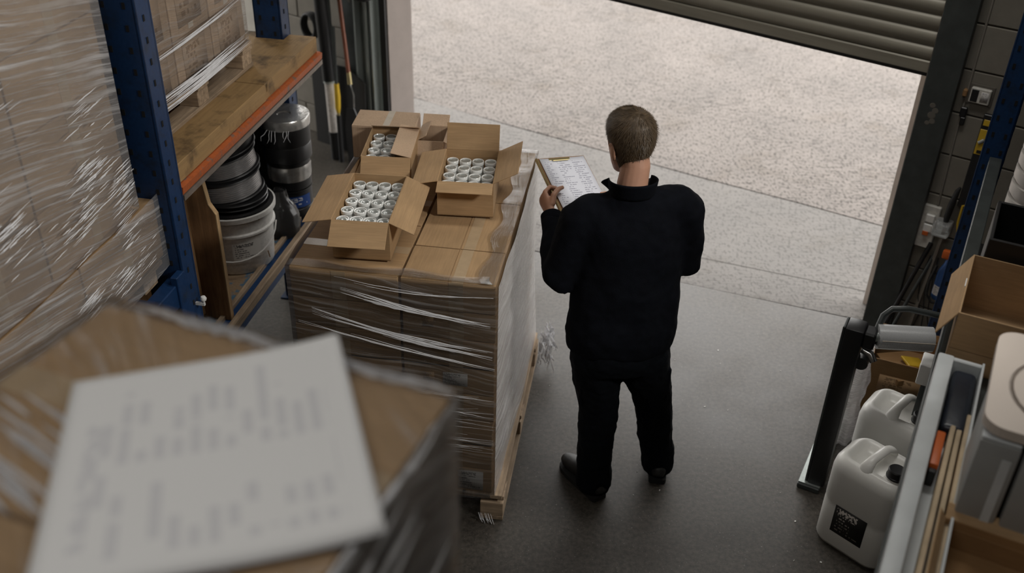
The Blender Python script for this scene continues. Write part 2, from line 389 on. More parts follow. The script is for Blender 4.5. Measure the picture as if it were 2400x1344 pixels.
def cyl(name, a, b, r, mat, parent=None, seg=20, r1=None): return MB().cyl(a, b, r, r1, seg).obj(name, mat, parent, 40)
def tube(name, pts, r, mat, parent=None, seg=8): return MB().tube(pts, r, seg).obj(name, mat, parent, 50)
def grid(name, nu, nv, fn, mat, parent=None, closed=False, smooth=True, mw=None, thick=0):
    vs, uv, fs = [], [], []
    for j in range(nv+1):
        for i in range(nu+1):
            p, q = fn(i/nu, j/nv); vs.append(p); uv.append(q)
    for j in range(nv):
        for i in range(nu):
            a = j*(nu+1)+i; fs.append((a, a+1, a+nu+2, a+nu+1))
    me = bpy.data.meshes.new(name); me.from_pydata(vs, [], fs); me.update()
    l = me.uv_layers.new(name='uv')
    for lp in me.loops: l.data[lp.index].uv = uv[lp.vertex_index]
    if smooth: me.polygons.foreach_set('use_smooth', [True]*len(me.polygons))
    o = link(name, me, MT[mat] if isinstance(mat, str) else mat, parent, mw)
    if thick:
        md = o.modifiers.new('solid', 'SOLIDIFY'); md.thickness = thick; md.offset = 0
    return o
def panel(name, w, h, mat, parent, o, ux, uy, thick=.0008, bend=0):
    """printed flat piece: origin corner o, along ux (text direction) and uy"""
    o, ux, uy = Vector(o), Vector(ux).normalized(), Vector(uy).normalized(); n = ux.cross(uy)
    g = grid(name, 6 if bend else 1, 1, lambda u, v: (o + ux*w*u + uy*h*v + n*(thick*.6 - bend*(2*u-1)**2), (u, v)), mat, parent, thick=thick)
    return g
def frame(O, yaw):
    c, s = math.cos(R(yaw)), math.sin(R(yaw))
    return lambda x, y: (O[0]+c*x-s*y, O[1]+s*x+c*y)

# ================================================================== SETTING
WALL_YAW = -34; J = (2.03, 4.71); OPEN = 3.55; WT = .25
wl = frame(J, WALL_YAW)
# ---- floor inside
def slab(name, poly, mat, parent=None, top=0.0, th=.1):
    return MB().prism(poly, 2, top-th, top).obj(name, mat, parent)
inner = [(-3.2, -4), (4.2, -4)]
L2a, L2b = Vector((-1.6, 6.03)), Vector((2.36, 4.612))          # slab joint just outside the threshold
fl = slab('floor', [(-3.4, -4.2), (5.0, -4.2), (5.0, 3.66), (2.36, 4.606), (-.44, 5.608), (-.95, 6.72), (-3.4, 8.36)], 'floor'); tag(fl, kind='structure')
ground = emp('ground', (0, 0, 0), kind='structure')
g0 = slab('joint_bed', [(-14, 4), (22, -7), (30, 40), (-14, 40)], 'joint', ground, -.012, .05)
A1, B1 = Vector((-.854, 7.886)), Vector((2.474, 5.872)); d1 = (B1-A1).normalized(); n1 = Vector((-d1.y, d1.x))
def P1(t, off): return tuple(A1 + d1*t + n1*off)
d2 = (L2b-L2a).normalized(); n2 = Vector((-d2.y, d2.x))
def P2(t, off): return tuple(L2a + d2*t + n2*off)
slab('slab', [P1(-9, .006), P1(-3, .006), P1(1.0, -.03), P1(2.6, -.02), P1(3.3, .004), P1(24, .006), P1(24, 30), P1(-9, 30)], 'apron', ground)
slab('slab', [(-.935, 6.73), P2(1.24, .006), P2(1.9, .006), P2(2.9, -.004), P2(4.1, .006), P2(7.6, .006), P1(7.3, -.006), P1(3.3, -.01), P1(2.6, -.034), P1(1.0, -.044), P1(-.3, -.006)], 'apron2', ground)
# fine scored line on the middle slab
box('score_line', (*(Vector(P2(3.1, .33))), .0004), (3.6, .006, .0012), 'joint', ground, rot=Matrix.Rotation(math.atan2(d2.y, d2.x), 3, 'Z'))
# ---- front wall with blocks
wall = emp('wall_front', (J[0], J[1], 0), WALL_YAW, kind='structure')
def block_field(x0, x1, z0, z1, y=0.0):
    box('mortar_bed', ((x0+x1)/2, WT/2+.006, (z0+z1)/2), (x1-x0, WT-.012, z1-z0), 'mortar', wall)
    bw, bh, j = .44, .215, .007
    meshes = {}
    k = 0; z = z0
    while z < z1-.01:
        x = x0 - (bw+j)*(.5 if k % 2 else 0)
        while x < x1-.01:
            a, c = max(x, x0), min(x+bw, x1)
            if c-a > .02:
                w = round(c-a, 3)
                if w not in meshes: meshes[w] = MB().box((0, 0, 0), (w, .03, bh), None, .004).mesh('block')
                b = link('block', meshes[w], MT['block'], wall); b.location = ((a+c)/2, .012+random.uniform(-.0015, .0015), z+bh/2)
            x += bw+j
        z += bh+j; k += 1
block_field(.12, 1.95, 0, 2.66)
block_field(-OPEN-1.3, -OPEN-.32, 0, 2.2)
box('upper_wall', (.2, WT/2, 4.0), (8.2, WT, 2.7), 'wallin', wall)
box('header', (-OPEN/2, WT/2+.02, 2.65), (OPEN+.5, WT, .12), 'wallin', wall)
box('wall_end', (3.1, WT/2, 2.5), (2.3, WT, 5), 'wallin', wall)
box('wall_end', (-OPEN-2.3, WT/2, 2.5), (2.0, WT, 5), 'wallin', wall)
# reveals
box('reveal', (-OPEN-.165, WT/2+.015, 1.3), (.33, WT, 2.66), 'render_', wall)
box('reveal', (.06, WT/2+.02, 1.3), (.12, WT-.01, 2.66), 'cream', wall)
box('outer_bead', (-.042, .215, 1.3), (.084, .05, 2.66), 'cream', wall)
def setting(name, o): return tag(o, kind='structure')
setting('', box('wall_left', (-3.3, 1.2, 2.5), (.2, 11, 5), 'wallin'))
setting('', box('wall_right', (4.7, 0, 2.5), (.2, 8.0, 5), 'wallin'))
setting('', box('wall_back', (.7, -4.1, 2.5), (8.2, .2, 5), 'wallin'))
cl = setting('', slab('ceiling', [(-3.4, -4.2), (4.8, -4.2), (4.8, 2.95), (-3.4, 8.5)], 'ceiling', None, 5.1, .12))

# ---- roller shutter
sh = emp('door_1', (*wl(0, -.018), 0), WALL_YAW, kind='structure', label='half raised brown roller shutter of curved horizontal slats over the doorway')
sh.rotation_euler[1] = .016        # the curtain hangs a little out of level
pitch_s = .0755; z0s = 1.497
prof = [(0, 0), (-.010, .010), (-.017, .026), (-.017, .044), (-.010, .060), (0, .068), (.004, .068), (.004, .0755), (.010, .0755), (.010, .066), (-.004, .058), (-.011, .042), (-.011, .027), (-.004, .012), (.006, .002)]
sl = MB().prism(prof, 0, -OPEN-.04, .045).mesh('slat', 35)
for k in range(21):
    s_ = link('slat', sl, MT['slat'], sh); s_.location = (0, 0, z0s+.06+k*pitch_s)
box('bottom_bar', (-OPEN/2, 0, z0s+.03), (OPEN+.06, .03, .06), 'slat', sh, .006)
box('rubber_seal', (-OPEN/2, 0, z0s-.008), (OPEN+.04, .012, .018), 'rubber', sh)
# ---- door frame and guides
tr = emp('trim_1', (*wl(0, 0), 0), WALL_YAW, kind='structure', label='dark steel guide channel at the bare block side of the doorway')
box('guide_face', (.065, -.06, 1.35), (.15, .012, 2.7), 'steel_dark', tr, .002)
box('guide_web', (.134, -.035, 1.35), (.012, .06, 2.7), 'steel_dark', tr)
box('guide_lip', (-.008, -.05, 1.35), (.008, .024, 2.7), 'leather', tr)
box('guide_back', (.065, -.014, 1.35), (.13, .02, 2.7), 'steel_dark', tr)
mk = MB()
for dx, dz, s_ in ((.0, 0, .020), (.012, .026, .016), (-.006, .05, .014), (.01, -.03, .015), (-.012, -.042, .012)):
    mk.tube([(.06+dx, -.0665, 1.31+dz), (.06+dx, -.0672, 1.31+dz)], [s_, s_*.8], 9)
mk.obj('paint_scuff', 'mortar', tr)
t2 = emp('trim_2', (*wl(-OPEN, 0), 0), WALL_YAW, kind='structure', label='grey galvanised guide rail beside the leaning tools')
box('steel_angle', (-.30, -.03, 1.35), (.13, .05, 2.7), 'steel_dark', t2, .003)
box('rail_web', (-.135, -.012, 1.35), (.17, .012, 2.7), 'galv', t2)
box('rail_flange', (-.215, -.05, 1.35), (.012, .08, 2.7), 'galv', t2)
box('rail_flange', (-.15, -.045, 1.35), (.035, .02, 2.7), 'galv', t2, .006)
box('rail_flange', (-.085, -.04, 1.35), (.010, .06, 2.7), 'galv', t2)
box('gap_shade', (-.035, -.008, 1.35), (.07, .016, 2.7), 'black', t2)  # black strip painted in for the shade of the gap
MB().tube([(-.15, -.056, 1.18), (-.15, -.0575, 1.18)], .012, 12).obj('bolt', 'black', t2)
mk = MB()
for dx, dz, s_ in ((0, 0, .016), (.014, .012, .010), (-.012, .016, .009), (.004, -.016, .011)):
    mk.tube([(-.29+dx, -.0555, 1.14+dz), (-.29+dx, -.0562, 1.14+dz)], [s_, s_*.8], 9)
mk.obj('paint_scuff', 'mortar', t2)

# ================================================================== CENTRE PALLET
PY = -7.5; PO = (-.055, 3.108); pl = frame(PO, PY)
PW, PD = .815, 1.2
def make_pallet(name, loc, yaw, w, d, label, h=.144, group=None, topmat='wood_y'):
    """local: x -w..0, y 0..d; boards along y on top, runners along x between blocks"""
    r = emp(name, loc, yaw, label, 'pallet', group)
    n = 5; bw = w/n-.012
    bm = MB().box((0, d/2, 0), (bw, d, .022), None, .002).mesh('top_board')
    for i in range(n):
        o = link('top_board', bm, MT[topmat], r); o.location = (-w+(i+.5)*w/n, 0, h-.011)
    sm = MB().box((-w/2, 0, 0), (w, .10, .022), None, .002).mesh('stringer_board')
    km = MB().box((0, 0, 0), (.10, .14, h-.066), None, .003).mesh('block')
    fm = MB().box((0, d/2, 0), (.10, d, .022), None, .002).mesh('bottom_board')
    for y in (.07, d/2, d-.07):
        o = link('stringer_board', sm, MT['wood'], r); o.location = (0, y, h-.033)
        for x in (-w+.05, -w/2, -.05):
            o = link('block', km, MT['wood'], r); o.location = (x, y, .022+(h-.066)/2)
    for x in (-w+.05, -w/2, -.05):
        o = link('bottom_board', fm, MT['wood_y'], r); o.location = (x, 0, .011)
    return r
make_pallet('wooden_pallet', (*pl(.045, -.006), 0), PY, PW+.045, PD+.03, 'wooden pallet on the floor under the wrapped carton load')

def ring_film(name, x0, x1, y0, y1, z0, z1, mats, parent, amp=.008, off=.006, nu=(26, 40), nv=46, flare=0, seed=0, sides='frbl'):
    """wrap sheet around a rectangular load; one strip per side; mats keyed by side"""
    sd = {'f': ((x0, y0), (x1, y0), (0, -1)), 'r': ((x1, y0), (x1, y1), (1, 0)), 'b': ((x1, y1), (x0, y1), (0, 1)), 'l': ((x0, y1), (x0, y0), (-1, 0))}
    out = []
    for k in sides:
        (ax, ay), (bx, by), n = sd[k]; Ls = math.hypot(bx-ax, by-ay)
        def fn(u, v, ax=ax, ay=ay, bx=bx, by=by, n=n, Ls=Ls, k=k):
            tx, ty = (bx-ax)/Ls, (by-ay)/Ls
            z = z0+(z1-z0)*v
            e = off
            uu = u*(Ls+2*e)-e
            x = ax+tx*uu; y = ay+ty*uu
            edge = min(1, u*8, (1-u)*8)
            d_ = off + edge*amp*(.6+.9*mnoise.noise((u*Ls*2.5+seed, z*16+u*3, seed+ord(k)))) + flare*max(0, .45-v)*(u if k == 'r' else 0)
            return (x+n[0]*d_, y+n[1]*d_, z), (u*Ls, z)
        out.append(grid(name, 30, nv, fn, mats[k], parent))
    return out

# cartons on the pallet: eight layers, two columns
ORD = ['top', 'second', 'third', 'fourth', 'fifth', 'sixth', 'seventh', 'bottom']
rows = {'right': [(0, .25), (.25, .66), (.66, 1.19)], 'left': [(0, .40), (.40, .80), (.80, 1.19)]}
cols = {'right': (-.372, -.004), 'left': (-.806, -.378)}
RN = ['front', 'middle', 'rear']
LH = (1.2-.144)/8
meshc = {}
def carton_mesh(w, d, h, b=.004):
    k = (round(w, 3), round(d, 3), round(h, 3))
    if k not in meshc: meshc[k] = MB().box((0, 0, h/2), (w, d, h), None, b, 2).mesh('carton', 40)
    return meshc[k]
for li in range(8):
    z = .144+(7-li)*LH; jx = random.uniform(-.003, .003)
    for cn, (x0, x1) in cols.items():
        for ri, (y0, y1) in enumerate(rows[cn]):
            w, d, h = x1-x0-.004, y1-y0-.005, LH-.003
            c = emp('carton', (*pl((x0+x1)/2+jx, (y0+y1)/2+abs(jx)), z), PY+random.uniform(-.35, .35),
                    f'brown carton in the wrapped pallet load, {ORD[li]} layer, {cn} column, {RN[ri]} row', 'carton', 'cartons in the wrapped pallet load')
            link('body', carton_mesh(w, d, h-.003 if li == 0 else h), MT['card'], c)
            if li == 0:
                # four-flap closure: two top flaps meeting at a seam under tape, the seam along x on the small front carton
                if cn == 'right':
                    for s_ in (-1, 1): box('top_flap', (s_*w/4, 0, h-.0015), (w/2-.003, d-.002, .003), 'card_y', c)
                    box('tape', (0.035, 0, h+.0003), (.045, d, .0008), 'tape', c)
                else:
                    for s_ in (-1, 1): box('top_flap', (0, s_*d/4, h-.0015), (w-.002, d/2-.003, .003), 'card', c)
                    box('tape', (0, 0, h+.0003), (w, .05, .0008), 'tape', c)
            if ri == 0:
                box('tape', (-.02 if cn == 'left' else .03, -d/2-.0005, h*.5), (.055, .001, h*.98), 'tape', c)
                if li in (2, 5): box('closure_seam', (0, -d/2-.0004, h*.02), (w*.98, .001, .003), 'joint', c)
                if cn == 'right':
                    if li == 3: panel('label', .1, .062, 'label', c, (-.025, -d/2-.001, .04), (1, 0, 0), (0, 0, 1))
                    if li in (1, 3): panel('label', .045, .045, 'stamp', c, (-.105, -d/2-.001, .05), (1, 0, 0), (0, 0, 1))
                    if li == 7:
                        panel('label', .11, .105, 'label', c, (.035, -d/2-.001, .012), (1, 0, 0), (0, 0, 1)); panel('label', .1, .105, 'label', c, (-.14, -d/2-.001, .012), (1, 0, 0), (0, 0, 1))
# wrap
wr = emp('stretch_wrap', (*PO, .1), PY, 'clear streaky stretch film wrapped round the carton load on the pallet', 'plastic wrap')
zo = .1
ring_film('film_sheet', -.812, .002, 0, 1.195, .02-zo+.1, 1.205-zo, dict(f='film', r='film_side', b='film_side', l='film'), wr, .010, .005, flare=.06)
# thin film turned over the top edge
def top_edge(u, v):
    p = u*2.0
    if p < .8: x, y = -.81+p, v*.045*(1+.25*math.sin(p*17)); 
    else: x, y = -.0-v*.07*(1+.2*math.sin(p*23)), (p-.8)
    return (x, y, 1.2065-zo+.003*abs(math.sin(p*31))), (p, v*.2)
grid('film_lap', 80, 4, top_edge, 'film_clean', wr)
def strand(mb, pts, w, n):
    """a folded rope of film: narrow ribbon, two faces"""
    n = Vector(n); prev = None
    for p, ww in zip(pts, w):
        p = Vector(p); a = mb.b.verts.new(p + Vector((0, 0, ww))); b = mb.b.verts.new(p + n*ww*.8); c = mb.b.verts.new(p - Vector((0, 0, ww)))
        if prev:
            mb.b.faces.new((prev[0], prev[1], b, a)); mb.b.faces.new((prev[1], prev[2], c, b))
        prev = (a, b, c)
mb = MB(); rnd = random.Random(3)
def bundle(x0, z0, x1, z1, spread0, spread1, n, sag=.02, thick=.0016):
    for i in range(n):
        t0 = rnd.uniform(0, .5)*(1 if rnd.random() < .6 else 0); t1 = 1-rnd.uniform(0, .45)*(1 if rnd.random() < .6 else 0)
        o0, o1 = rnd.uniform(-1, 1)*spread0, rnd.uniform(-1, 1)*spread1
        pts, ws = [], []
        m = 10
        wmax = thick*rnd.uniform(.3, 1.5)
        for q in range(m+1):
            t = t0+(t1-t0)*q/m
            x = x0+(x1-x0)*t; z = z0+(z1-z0)*t + o0*(1-t)+o1*t - sag*math.sin(PI*t) + .002*rnd.uniform(-1, 1)
            pts.append((x, -.020-.003*math.sin(PI*t), z-zo)); ws.append(max(.0003, wmax*math.sin(PI*(q+.25)/(m+.5))))
        strand(mb, pts, ws, (0, -1, 0))
bundle(-.60, 1.13, -.02, 1.03, .025, .012, 16, .012, .0022)
bundle(-.72, 1.02, -.01, .89, .02, .022, 18, .016, .0020)
bundle(-.62, 1.18, -.01, 1.17, .01, .01, 5, .022)
bundle(-.78, .97, .0, .83, .01, .01, 5, .01)
for zz in (.67, .60, .54, .46, .40): bundle(-.5, zz+.02, .0, zz, .035, .03, 6, .006, .001)
mb.obj('film_fold', 'fold', wr)
# loose tail of film at the rear lower corner and by the front foot
def tail(c, n, L, name):
    m = MB(); rr = random.Random(5)
    for i in range(n):
        a = rr.uniform(0, 2*PI); p = Vector(c)+Vector((rr.uniform(-.02, .03), rr.uniform(-.06, .06), rr.uniform(-.05, .05)))
        pts = [p]; 
        for q in range(5):
            p = p + Vector((rr.uniform(-.012, .02), rr.uniform(-.02, .02), -L/5*rr.uniform(.4, 1.3))); pts.append(p)
        strand(m, pts, [.002, .006, .009, .008, .005, .001], (math.cos(a), math.sin(a), 0))
    return m.obj(name, 'fold', wr)
tail((.085, 1.13, .20-zo), 60, .16, 'film_tail')
mm = MB(); rr = random.Random(9)
for i in range(9):
    x = rr.uniform(-.06, .0); strand(mm, [(x, -.02, .045-zo), (x+.01, -.03, .02-zo), (x+.02, -.035+rr.uniform(-.01, .01), .006-zo)], [.002, .004, .001], (0, -1, .3))
mm.obj('film_tail', 'fold', wr)

# ---- jars
def make_jar():
    r = emp('glass_jar')
    MB().lathe([(0, 0), (.020, 0), (.0245, .004), (.0245, .070), (.0215, .078), (.0215, .084)], 18).obj('glass_body', 'glass', r, 40)
    MB().lathe([(.0255, .078), (.0258, .0905), (.0245, .0925), (.0222, .0925), (.0208, .0895)], 20).obj('rim', 'jarrim', r, 35)
    MB().lathe([(.0210, .0895), (.012, .0885), (.010, .0893), (0, .0893)], 20).obj('lid', 'jarlid', r, 35)
    return r
jar0 = make_jar(); used = [False]
COLN = ['first', 'second', 'third', 'fourth', 'fifth']
def jars(fr, yaw, cx, cy, nx, ny, dx, dy, z, box_name, grp):
    for j in range(ny):
        for i in range(nx):
            o = jar0 if not used[0] else copy(jar0); used[0] = True
            o.location = (*fr(cx+(i-(nx-1)/2)*dx+random.uniform(-.001, .001), cy+(j-(ny-1)/2)*dy+random.uniform(-.0015, .0015)), z); o.rotation_euler = (0, 0, random.uniform(0, 6))
            tag(o, f'glass jar, {box_name}, {COLN[j]} row from the front, {COLN[i]} from the left', 'jar', grp)
# ---- open cartons: local origin at centre of the bottom
def open_carton(name, loc, yaw, w, d, h, label, flaps, t=.004, mats=('card', 'card_y'), pad=0, group=None):
    """flaps: dict side -> (length, angle above horizontal outward in deg, mat[, start, end fraction])"""
    r = emp(name, loc, yaw, label, 'carton', group)
    box('base', (0, 0, t/2), (w, d, t), mats[0], r)
    if pad: box('layer_pad', (0, 0, t+pad/2), (w-2.2*t, d-2.2*t, pad), mats[0], r)
    box('side_panel', (0, -d/2+t/2, h/2), (w, t, h), mats[0], r); box('side_panel', (0, d/2-t/2, h/2), (w, t, h), mats[0], r)
    box('side_panel', (-w/2+t/2, 0, h/2), (t, d-2*t, h), mats[1], r); box('side_panel', (w/2-t/2, 0, h/2), (t, d-2*t, h), mats[1], r)
    for s_, spec in flaps.items():
        L, ang, mt = spec[:3]; f0, f1 = spec[3:5] if len(spec) > 3 else (0, 1)
        a = R(ang)
        if s_ in 'fb':
            sg = -1 if s_ == 'f' else 1
            x0, x1 = -w/2+w*f0+.002, -w/2+w*f1-.002
            o = MB().box(((x0+x1)/2, 0, 0), (x1-x0, L, .0035), None, .001).obj('flap', mt, r)
            o.matrix_basis = Matrix.Translation((0, sg*(d/2-.002), h)) @ Matrix.Rotation(sg*a, 4, 'X') @ Matrix.Translation((0, sg*L/2, 0))
        else:
            sg = -1 if s_ == 'l' else 1
            y0, y1 = -d/2+d*f0+.002, -d/2+d*f1-.002
            o = MB().box((0, (y0+y1)/2, 0), (L, y1-y0, .0035), None, .001).obj('flap', mt, r)
            o.matrix_basis = Matrix.Translation((sg*(w/2-.002), 0, h)) @ Matrix.Rotation(-sg*a, 4, 'Y') @ Matrix.Translation((sg*L/2, 0, 0))
    return r
ZT = 1.2
fa = lambda cx, cy, yaw: frame((cx, cy), yaw)
# A: front open carton (20 jars)
A_c, A_y = (-.565, 3.465), -4
open_carton('open_carton', (*A_c, ZT+.008), A_y, .222, .40, .165, 'open brown carton of twenty glass jars nearest the front edge of the pallet load',
            {'l': (.115, -10, 'card_y'), 'r': (.105, -25, 'card_y'), 'f': (.11, -38, 'card'), 'b': (.10, -80, 'card')}, pad=.045)
jars(frame(A_c, A_y), A_y, 0, .006, 4, 5, .0525, .0745, ZT+.013+.044, 'frontmost open carton', 'jars in the frontmost open carton')
B_c, B_y = (-.195, 3.79), -3
open_carton('open_carton', (*B_c, ZT+.008), B_y, .232, .315, .155, 'open brown carton of sixteen glass jars with a raised rear flap, beside the clipboard',
            {'l': (.11, -12, 'card_y'), 'r': (.115, 28, 'card_y'), 'f': (.065, -18, 'card'), 'b': (.115, 72, 'card')}, pad=.029)
jars(frame(B_c, B_y), B_y, .0, .002, 4, 4, .0545, .0735, ZT+.013+.028, 'carton with raised flap', 'jars in the carton with the raised flap')
C_c, C_y = (-.545, 3.985), -2
open_carton('open_carton', (*C_c, ZT+.008), C_y, .215, .31, .165, 'half open brown carton showing eight glass jars, behind the other two open cartons',
            {'l': (.095, -70, 'card_y'), 'r': (.088, 168, 'cardlight'), 'f': (.085, -55, 'card'), 'b': (.05, 150, 'cardlight')}, pad=.043)
jars(frame(C_c, C_y), C_y, -.045, .004, 2, 4, .056, .0725, ZT+.013+.042, 'half open rear carton', 'jars in the half open rear carton')
D = emp('closed_carton', (-.598, 4.245, ZT+.008), -4, 'closed brown carton with pale tape at the rear of the pallet load', 'carton')
box('body', (0, 0, .078), (.285, .185, .156), 'cardlight', D, .003)
for s_ in (-1, 1): box('top_flap', (s_*.0715, 0, .1575), (.139, .183, .003), 'cardlight', D)
box('tape', (.012, 0, .1595), (.03, .185, .001), 'tape_pale', D)
E_ = open_carton('open_carton', (-.375, 4.12, ZT+.008), -4, .125, .17, .15, 'empty open brown carton at the rear of the pallet load beside the taped carton', {'l': (.05, 150, 'cardlight'), 'r': (.06, -30, 'cardlight'), 'b': (.06, 40, 'cardlight'), 'f': (.12, -75, 'cardlight')}, mats=('cardlight', 'cardlight'))

# ================================================================== LEFT RACK
RO = (-1.25, 3.322); RY = -9.7; rk = frame(RO, RY)
rack = emp('pallet_rack', (*RO, 0), RY, 'blue steel pallet rack with chipboard shelf along the wall side of the load', 'rack')
def post(x0, x1, y0, y1, z1, parent, mat='blue', face=-1):
    """C section upright with dark inlays painted for slot holes; children of the rack"""
    cx, cy = (x0+x1)/2, (y0+y1)/2; w, d = x1-x0, y1-y0
    m = MB(); t = .012
    m.box((cx, y0+t/2, z1/2), (w, t, z1), None, .003)                # face towards the aisle end
    m.box((x1-t/2, cy, z1/2), (t, d, z1), None, .003); m.box((x0+t/2, cy, z1/2), (t, d, z1), None, .003)
    m.box((x1-.02, y1-t/2, z1/2), (.04, t, z1)); m.box((x0+.02, y1-t/2, z1/2), (.04, t, z1))
    o = m.obj('upright', mat, parent)
    h = MB()
    z = .12
    while z < z1:
        for dx in (w*.25, w*.75): h.box((x0+dx, y0-.0002, z+(.0 if dx < w/2 else .0)), (.011, .003, .022), None)
        h.box((x1+.0002, cy-.005, z+.025), (.003, .011, .022)); z += .0762
    ho = h.obj('slot_shade', 'pinkhole', o); ho['kind'] = 'stuff'  # black inlays paint the shade inside the slots
    box('foot_plate', (cx, cy, .004), (w+.05, d+.05, .008), mat, parent, .002)
    return o
post(-.15, 0, -.10, .0, 3.4, rack)
post(-1.0, -.87, -.10, .0, 3.4, rack)
post(-.305, -.165, 1.45, 1.555, 3.4, rack)
post(-1.0, -.87, 1.45, 1.555, 3.4, rack)
for z in (.5, 1.3, 2.4): box('brace', (-.5, -.05, z), (.76, .03, .03), 'blue', rack)
# shelf beam and decks of the far bay
sb = MB().prism([(-.05, 1.415), (0, 1.432), (.004, 1.462), (-.012, 1.468), (-.05, 1.468)], 1, .003, 1.53).obj('shelf_beam', 'orange', rack)
box('beam_underlip', (-.022, .766, 1.417), (.05, 1.52, .022), 'beamgrey', rack)
box('shelf_beam', (-.95, .73, 1.455), (.05, 1.44, .08), 'orange', rack)
for y in (.4, 1.0): box('shelf_support', (-.48, y, 1.46), (.86, .05, .06), 'orange', rack)
box('deck_board', (-.49, .431, 1.5075), (.95, .852, .077), 'deck', rack, .003)
MB().prism([(-.98, .868), (-.022, .868), (-.022, 1.528), (-.16, 1.528), (-.16, 1.446), (-.31, 1.446), (-.31, 1.528), (-.98, 1.528)], 2, 1.469, 1.543).obj('deck_board', 'deck', rack)
MB().prism([(-.05, .853), (-.03, .853), (-.022, .872), (-.022, .9), (-.05, .9)], 2, 1.5, 1.535).obj('broken_edge', 'carddark', rack)
# near bay beam
box('shelf_beam', (-.03, -.80, 1.075), (.06, 1.4, .10), 'blue', rack, .004)
box('beam_connector', (-.005, -.13, 1.06), (.03, .06, .2), 'blue', rack, .003)
box('shelf_beam', (-.95, -.80, 1.075), (.06, 1.4, .10), 'blue', rack, .004)
for y in (-.3, -.75, -1.2): box('shelf_support', (-.49, y, 1.10), (.88, .06, .04), 'blue', rack)
MB().lathe([(0, -.02), (.004, -.02), (.004, .0), (.011, .004), (.013, .012), (.009, .021), (0, .024)], 12, (.035, -.04, .985)).obj('safety_pin', 'white', rack, 40)
box('pin_arm', (.018, -.04, .97), (.04, .01, .012), 'white', rack)
# lower shelf of the far bay
box('shelf_beam', (-.03, .76, .61), (.05, 1.45, .05), 'blue2', rack, .003)
box('shelf_beam', (-.95, .73, .61), (.05, 1.45, .05), 'blue2', rack, .003)
for y in (.35, .9, 1.4): box('shelf_support', (-.49, y, .615), (.87, .05, .03), 'blue2', rack)
box('deck_board', (-.52, .77, .645), (.86, 1.4, .025), 'paintply', rack)
box('edge_batten', (-.075, .80, .665), (.022, 1.28, .03), 'wood_y', rack, .002)
box('edge_batten', (-.012, .80, .655), (.03, 1.34, .045), 'wood_y', rack, .003)
box('edge_lining', (-.045, .80, .652), (.04, 1.3, .012), 'blue2', rack)
box('floor_runner', (.0, .70, .015), (.04, 1.3, .03), 'beamgrey', rack)
box('back_dark_sheet', (-1.03, .75, 1.05), (.01, 1.7, .95), 'steel_dark', rack)  # dark sheet added to blacken the view behind the shelves
box('end_dark_sheet', (-.55, 1.575, 1.05), (.76, .008, .95), 'steel_dark', rack)  # second added sheet, darkens the bay end behind the tins
# plywood dividers
dv = emp('plywood_divider', (*rk(0, .30), 0), RY, 'brown plywood divider with a notched front edge beside the white bucket', 'board')
MB().prism([(-.035, .66), (-.035, 1.19), (-.062, 1.235), (-.085, 1.415), (-.72, 1.415), (-.72, .66)], 1, -.012, .012).obj('panel', 'ply', dv)
MB().prism([(-.0345, .66), (-.0345, 1.19), (-.0615, 1.235), (-.0845, 1.415), (-.088, 1.415), (-.066, 1.235), (-.039, 1.19), (-.039, .66)], 1, -.0125, .0125).obj('front_edge', 'plyedge', dv)
dv = emp('plywood_divider', (*rk(0, .20), 0), RY, 'thin plywood divider with clipped lower corner, nearest the blue upright', 'board')
MB().prism([(-.20, .66), (-.11, .74), (-.115, 1.415), (-.7, 1.415), (-.7, .66)], 1, -.008, .008).obj('panel', 'ply', dv)
MB().prism([(-.11, .74), (-.115, 1.415), (-.119, 1.415), (-.114, .74)], 1, -.0085, .0085).obj('front_edge', 'plyedge', dv)
# ---- bucket with reels
bk = emp('plastic_bucket', (*rk(-.22, .80), .6585), RY, 'white plastic bucket with wire handle and black lid under the chipboard shelf', 'bucket')
MB().lathe([(0, 0), (.132, 0), (.138, .008), (.150, .20), (.158, .205), (.158, .214), (.151, .220), (.155, .28), (.166, .284), (.167, .306), (.160, .309), (.158, .30), (.148, .20), (.13, .01), (0, .01)], 44).obj('bucket_body', 'whitebucket', bk, 35)
MB().lathe([(0, .285), (.10, .285), (.105, .298), (.150, .298), (.157, .309), (.157, .314), (.145, .318), (.12, .306), (.09, .30), (0, .30)], 40).obj('bucket_lid', 'black', bk, 35)
hp = []
for k in range(17):
    a = PI*k/16; hp.append((.164*math.cos(a), -.15*math.sin(a)**.8-.028, .215-.115*math.sin(a)))
ho = MB().tube(hp, .0032, 6).obj('wire_handle', 'white', bk, 50); ho.rotation_euler = (0, 0, R(18))
def curved_label(r, a0, a1, z0, z1, mat, parent, name='label', taper=0):
    return grid(name, 12, 1, lambda u, v: (((r+taper*v)*math.cos(R(a0+(a1-a0)*u)), (r+taper*v)*math.sin(R(a0+(a1-a0)*u)), z0+(z1-z0)*v), (u, v)), mat, parent)
curved_label(.1462, -72, -28, .085, .175, 'buckettxt', bk, taper=.006)
bk.scale = (1.2, 1.2, 1.02)
mk = MB()
for a, z0, z1, dr in ((-108, .03, .15, 5), (-14, .045, .085, 4), (-30, .275, .30, 2)):
    pts = [Vector(((.1425+.06*z)*math.cos(R(a+dr*i/5)), (.1425+.06*z)*math.sin(R(a+dr*i/5)), z)) for i, z in ((i, z1+(z0-z1)*i/5) for i in range(6))]
    mk.tube(pts, .0022, 5)
mk.obj('dirt_streak', 'carddark', bk)
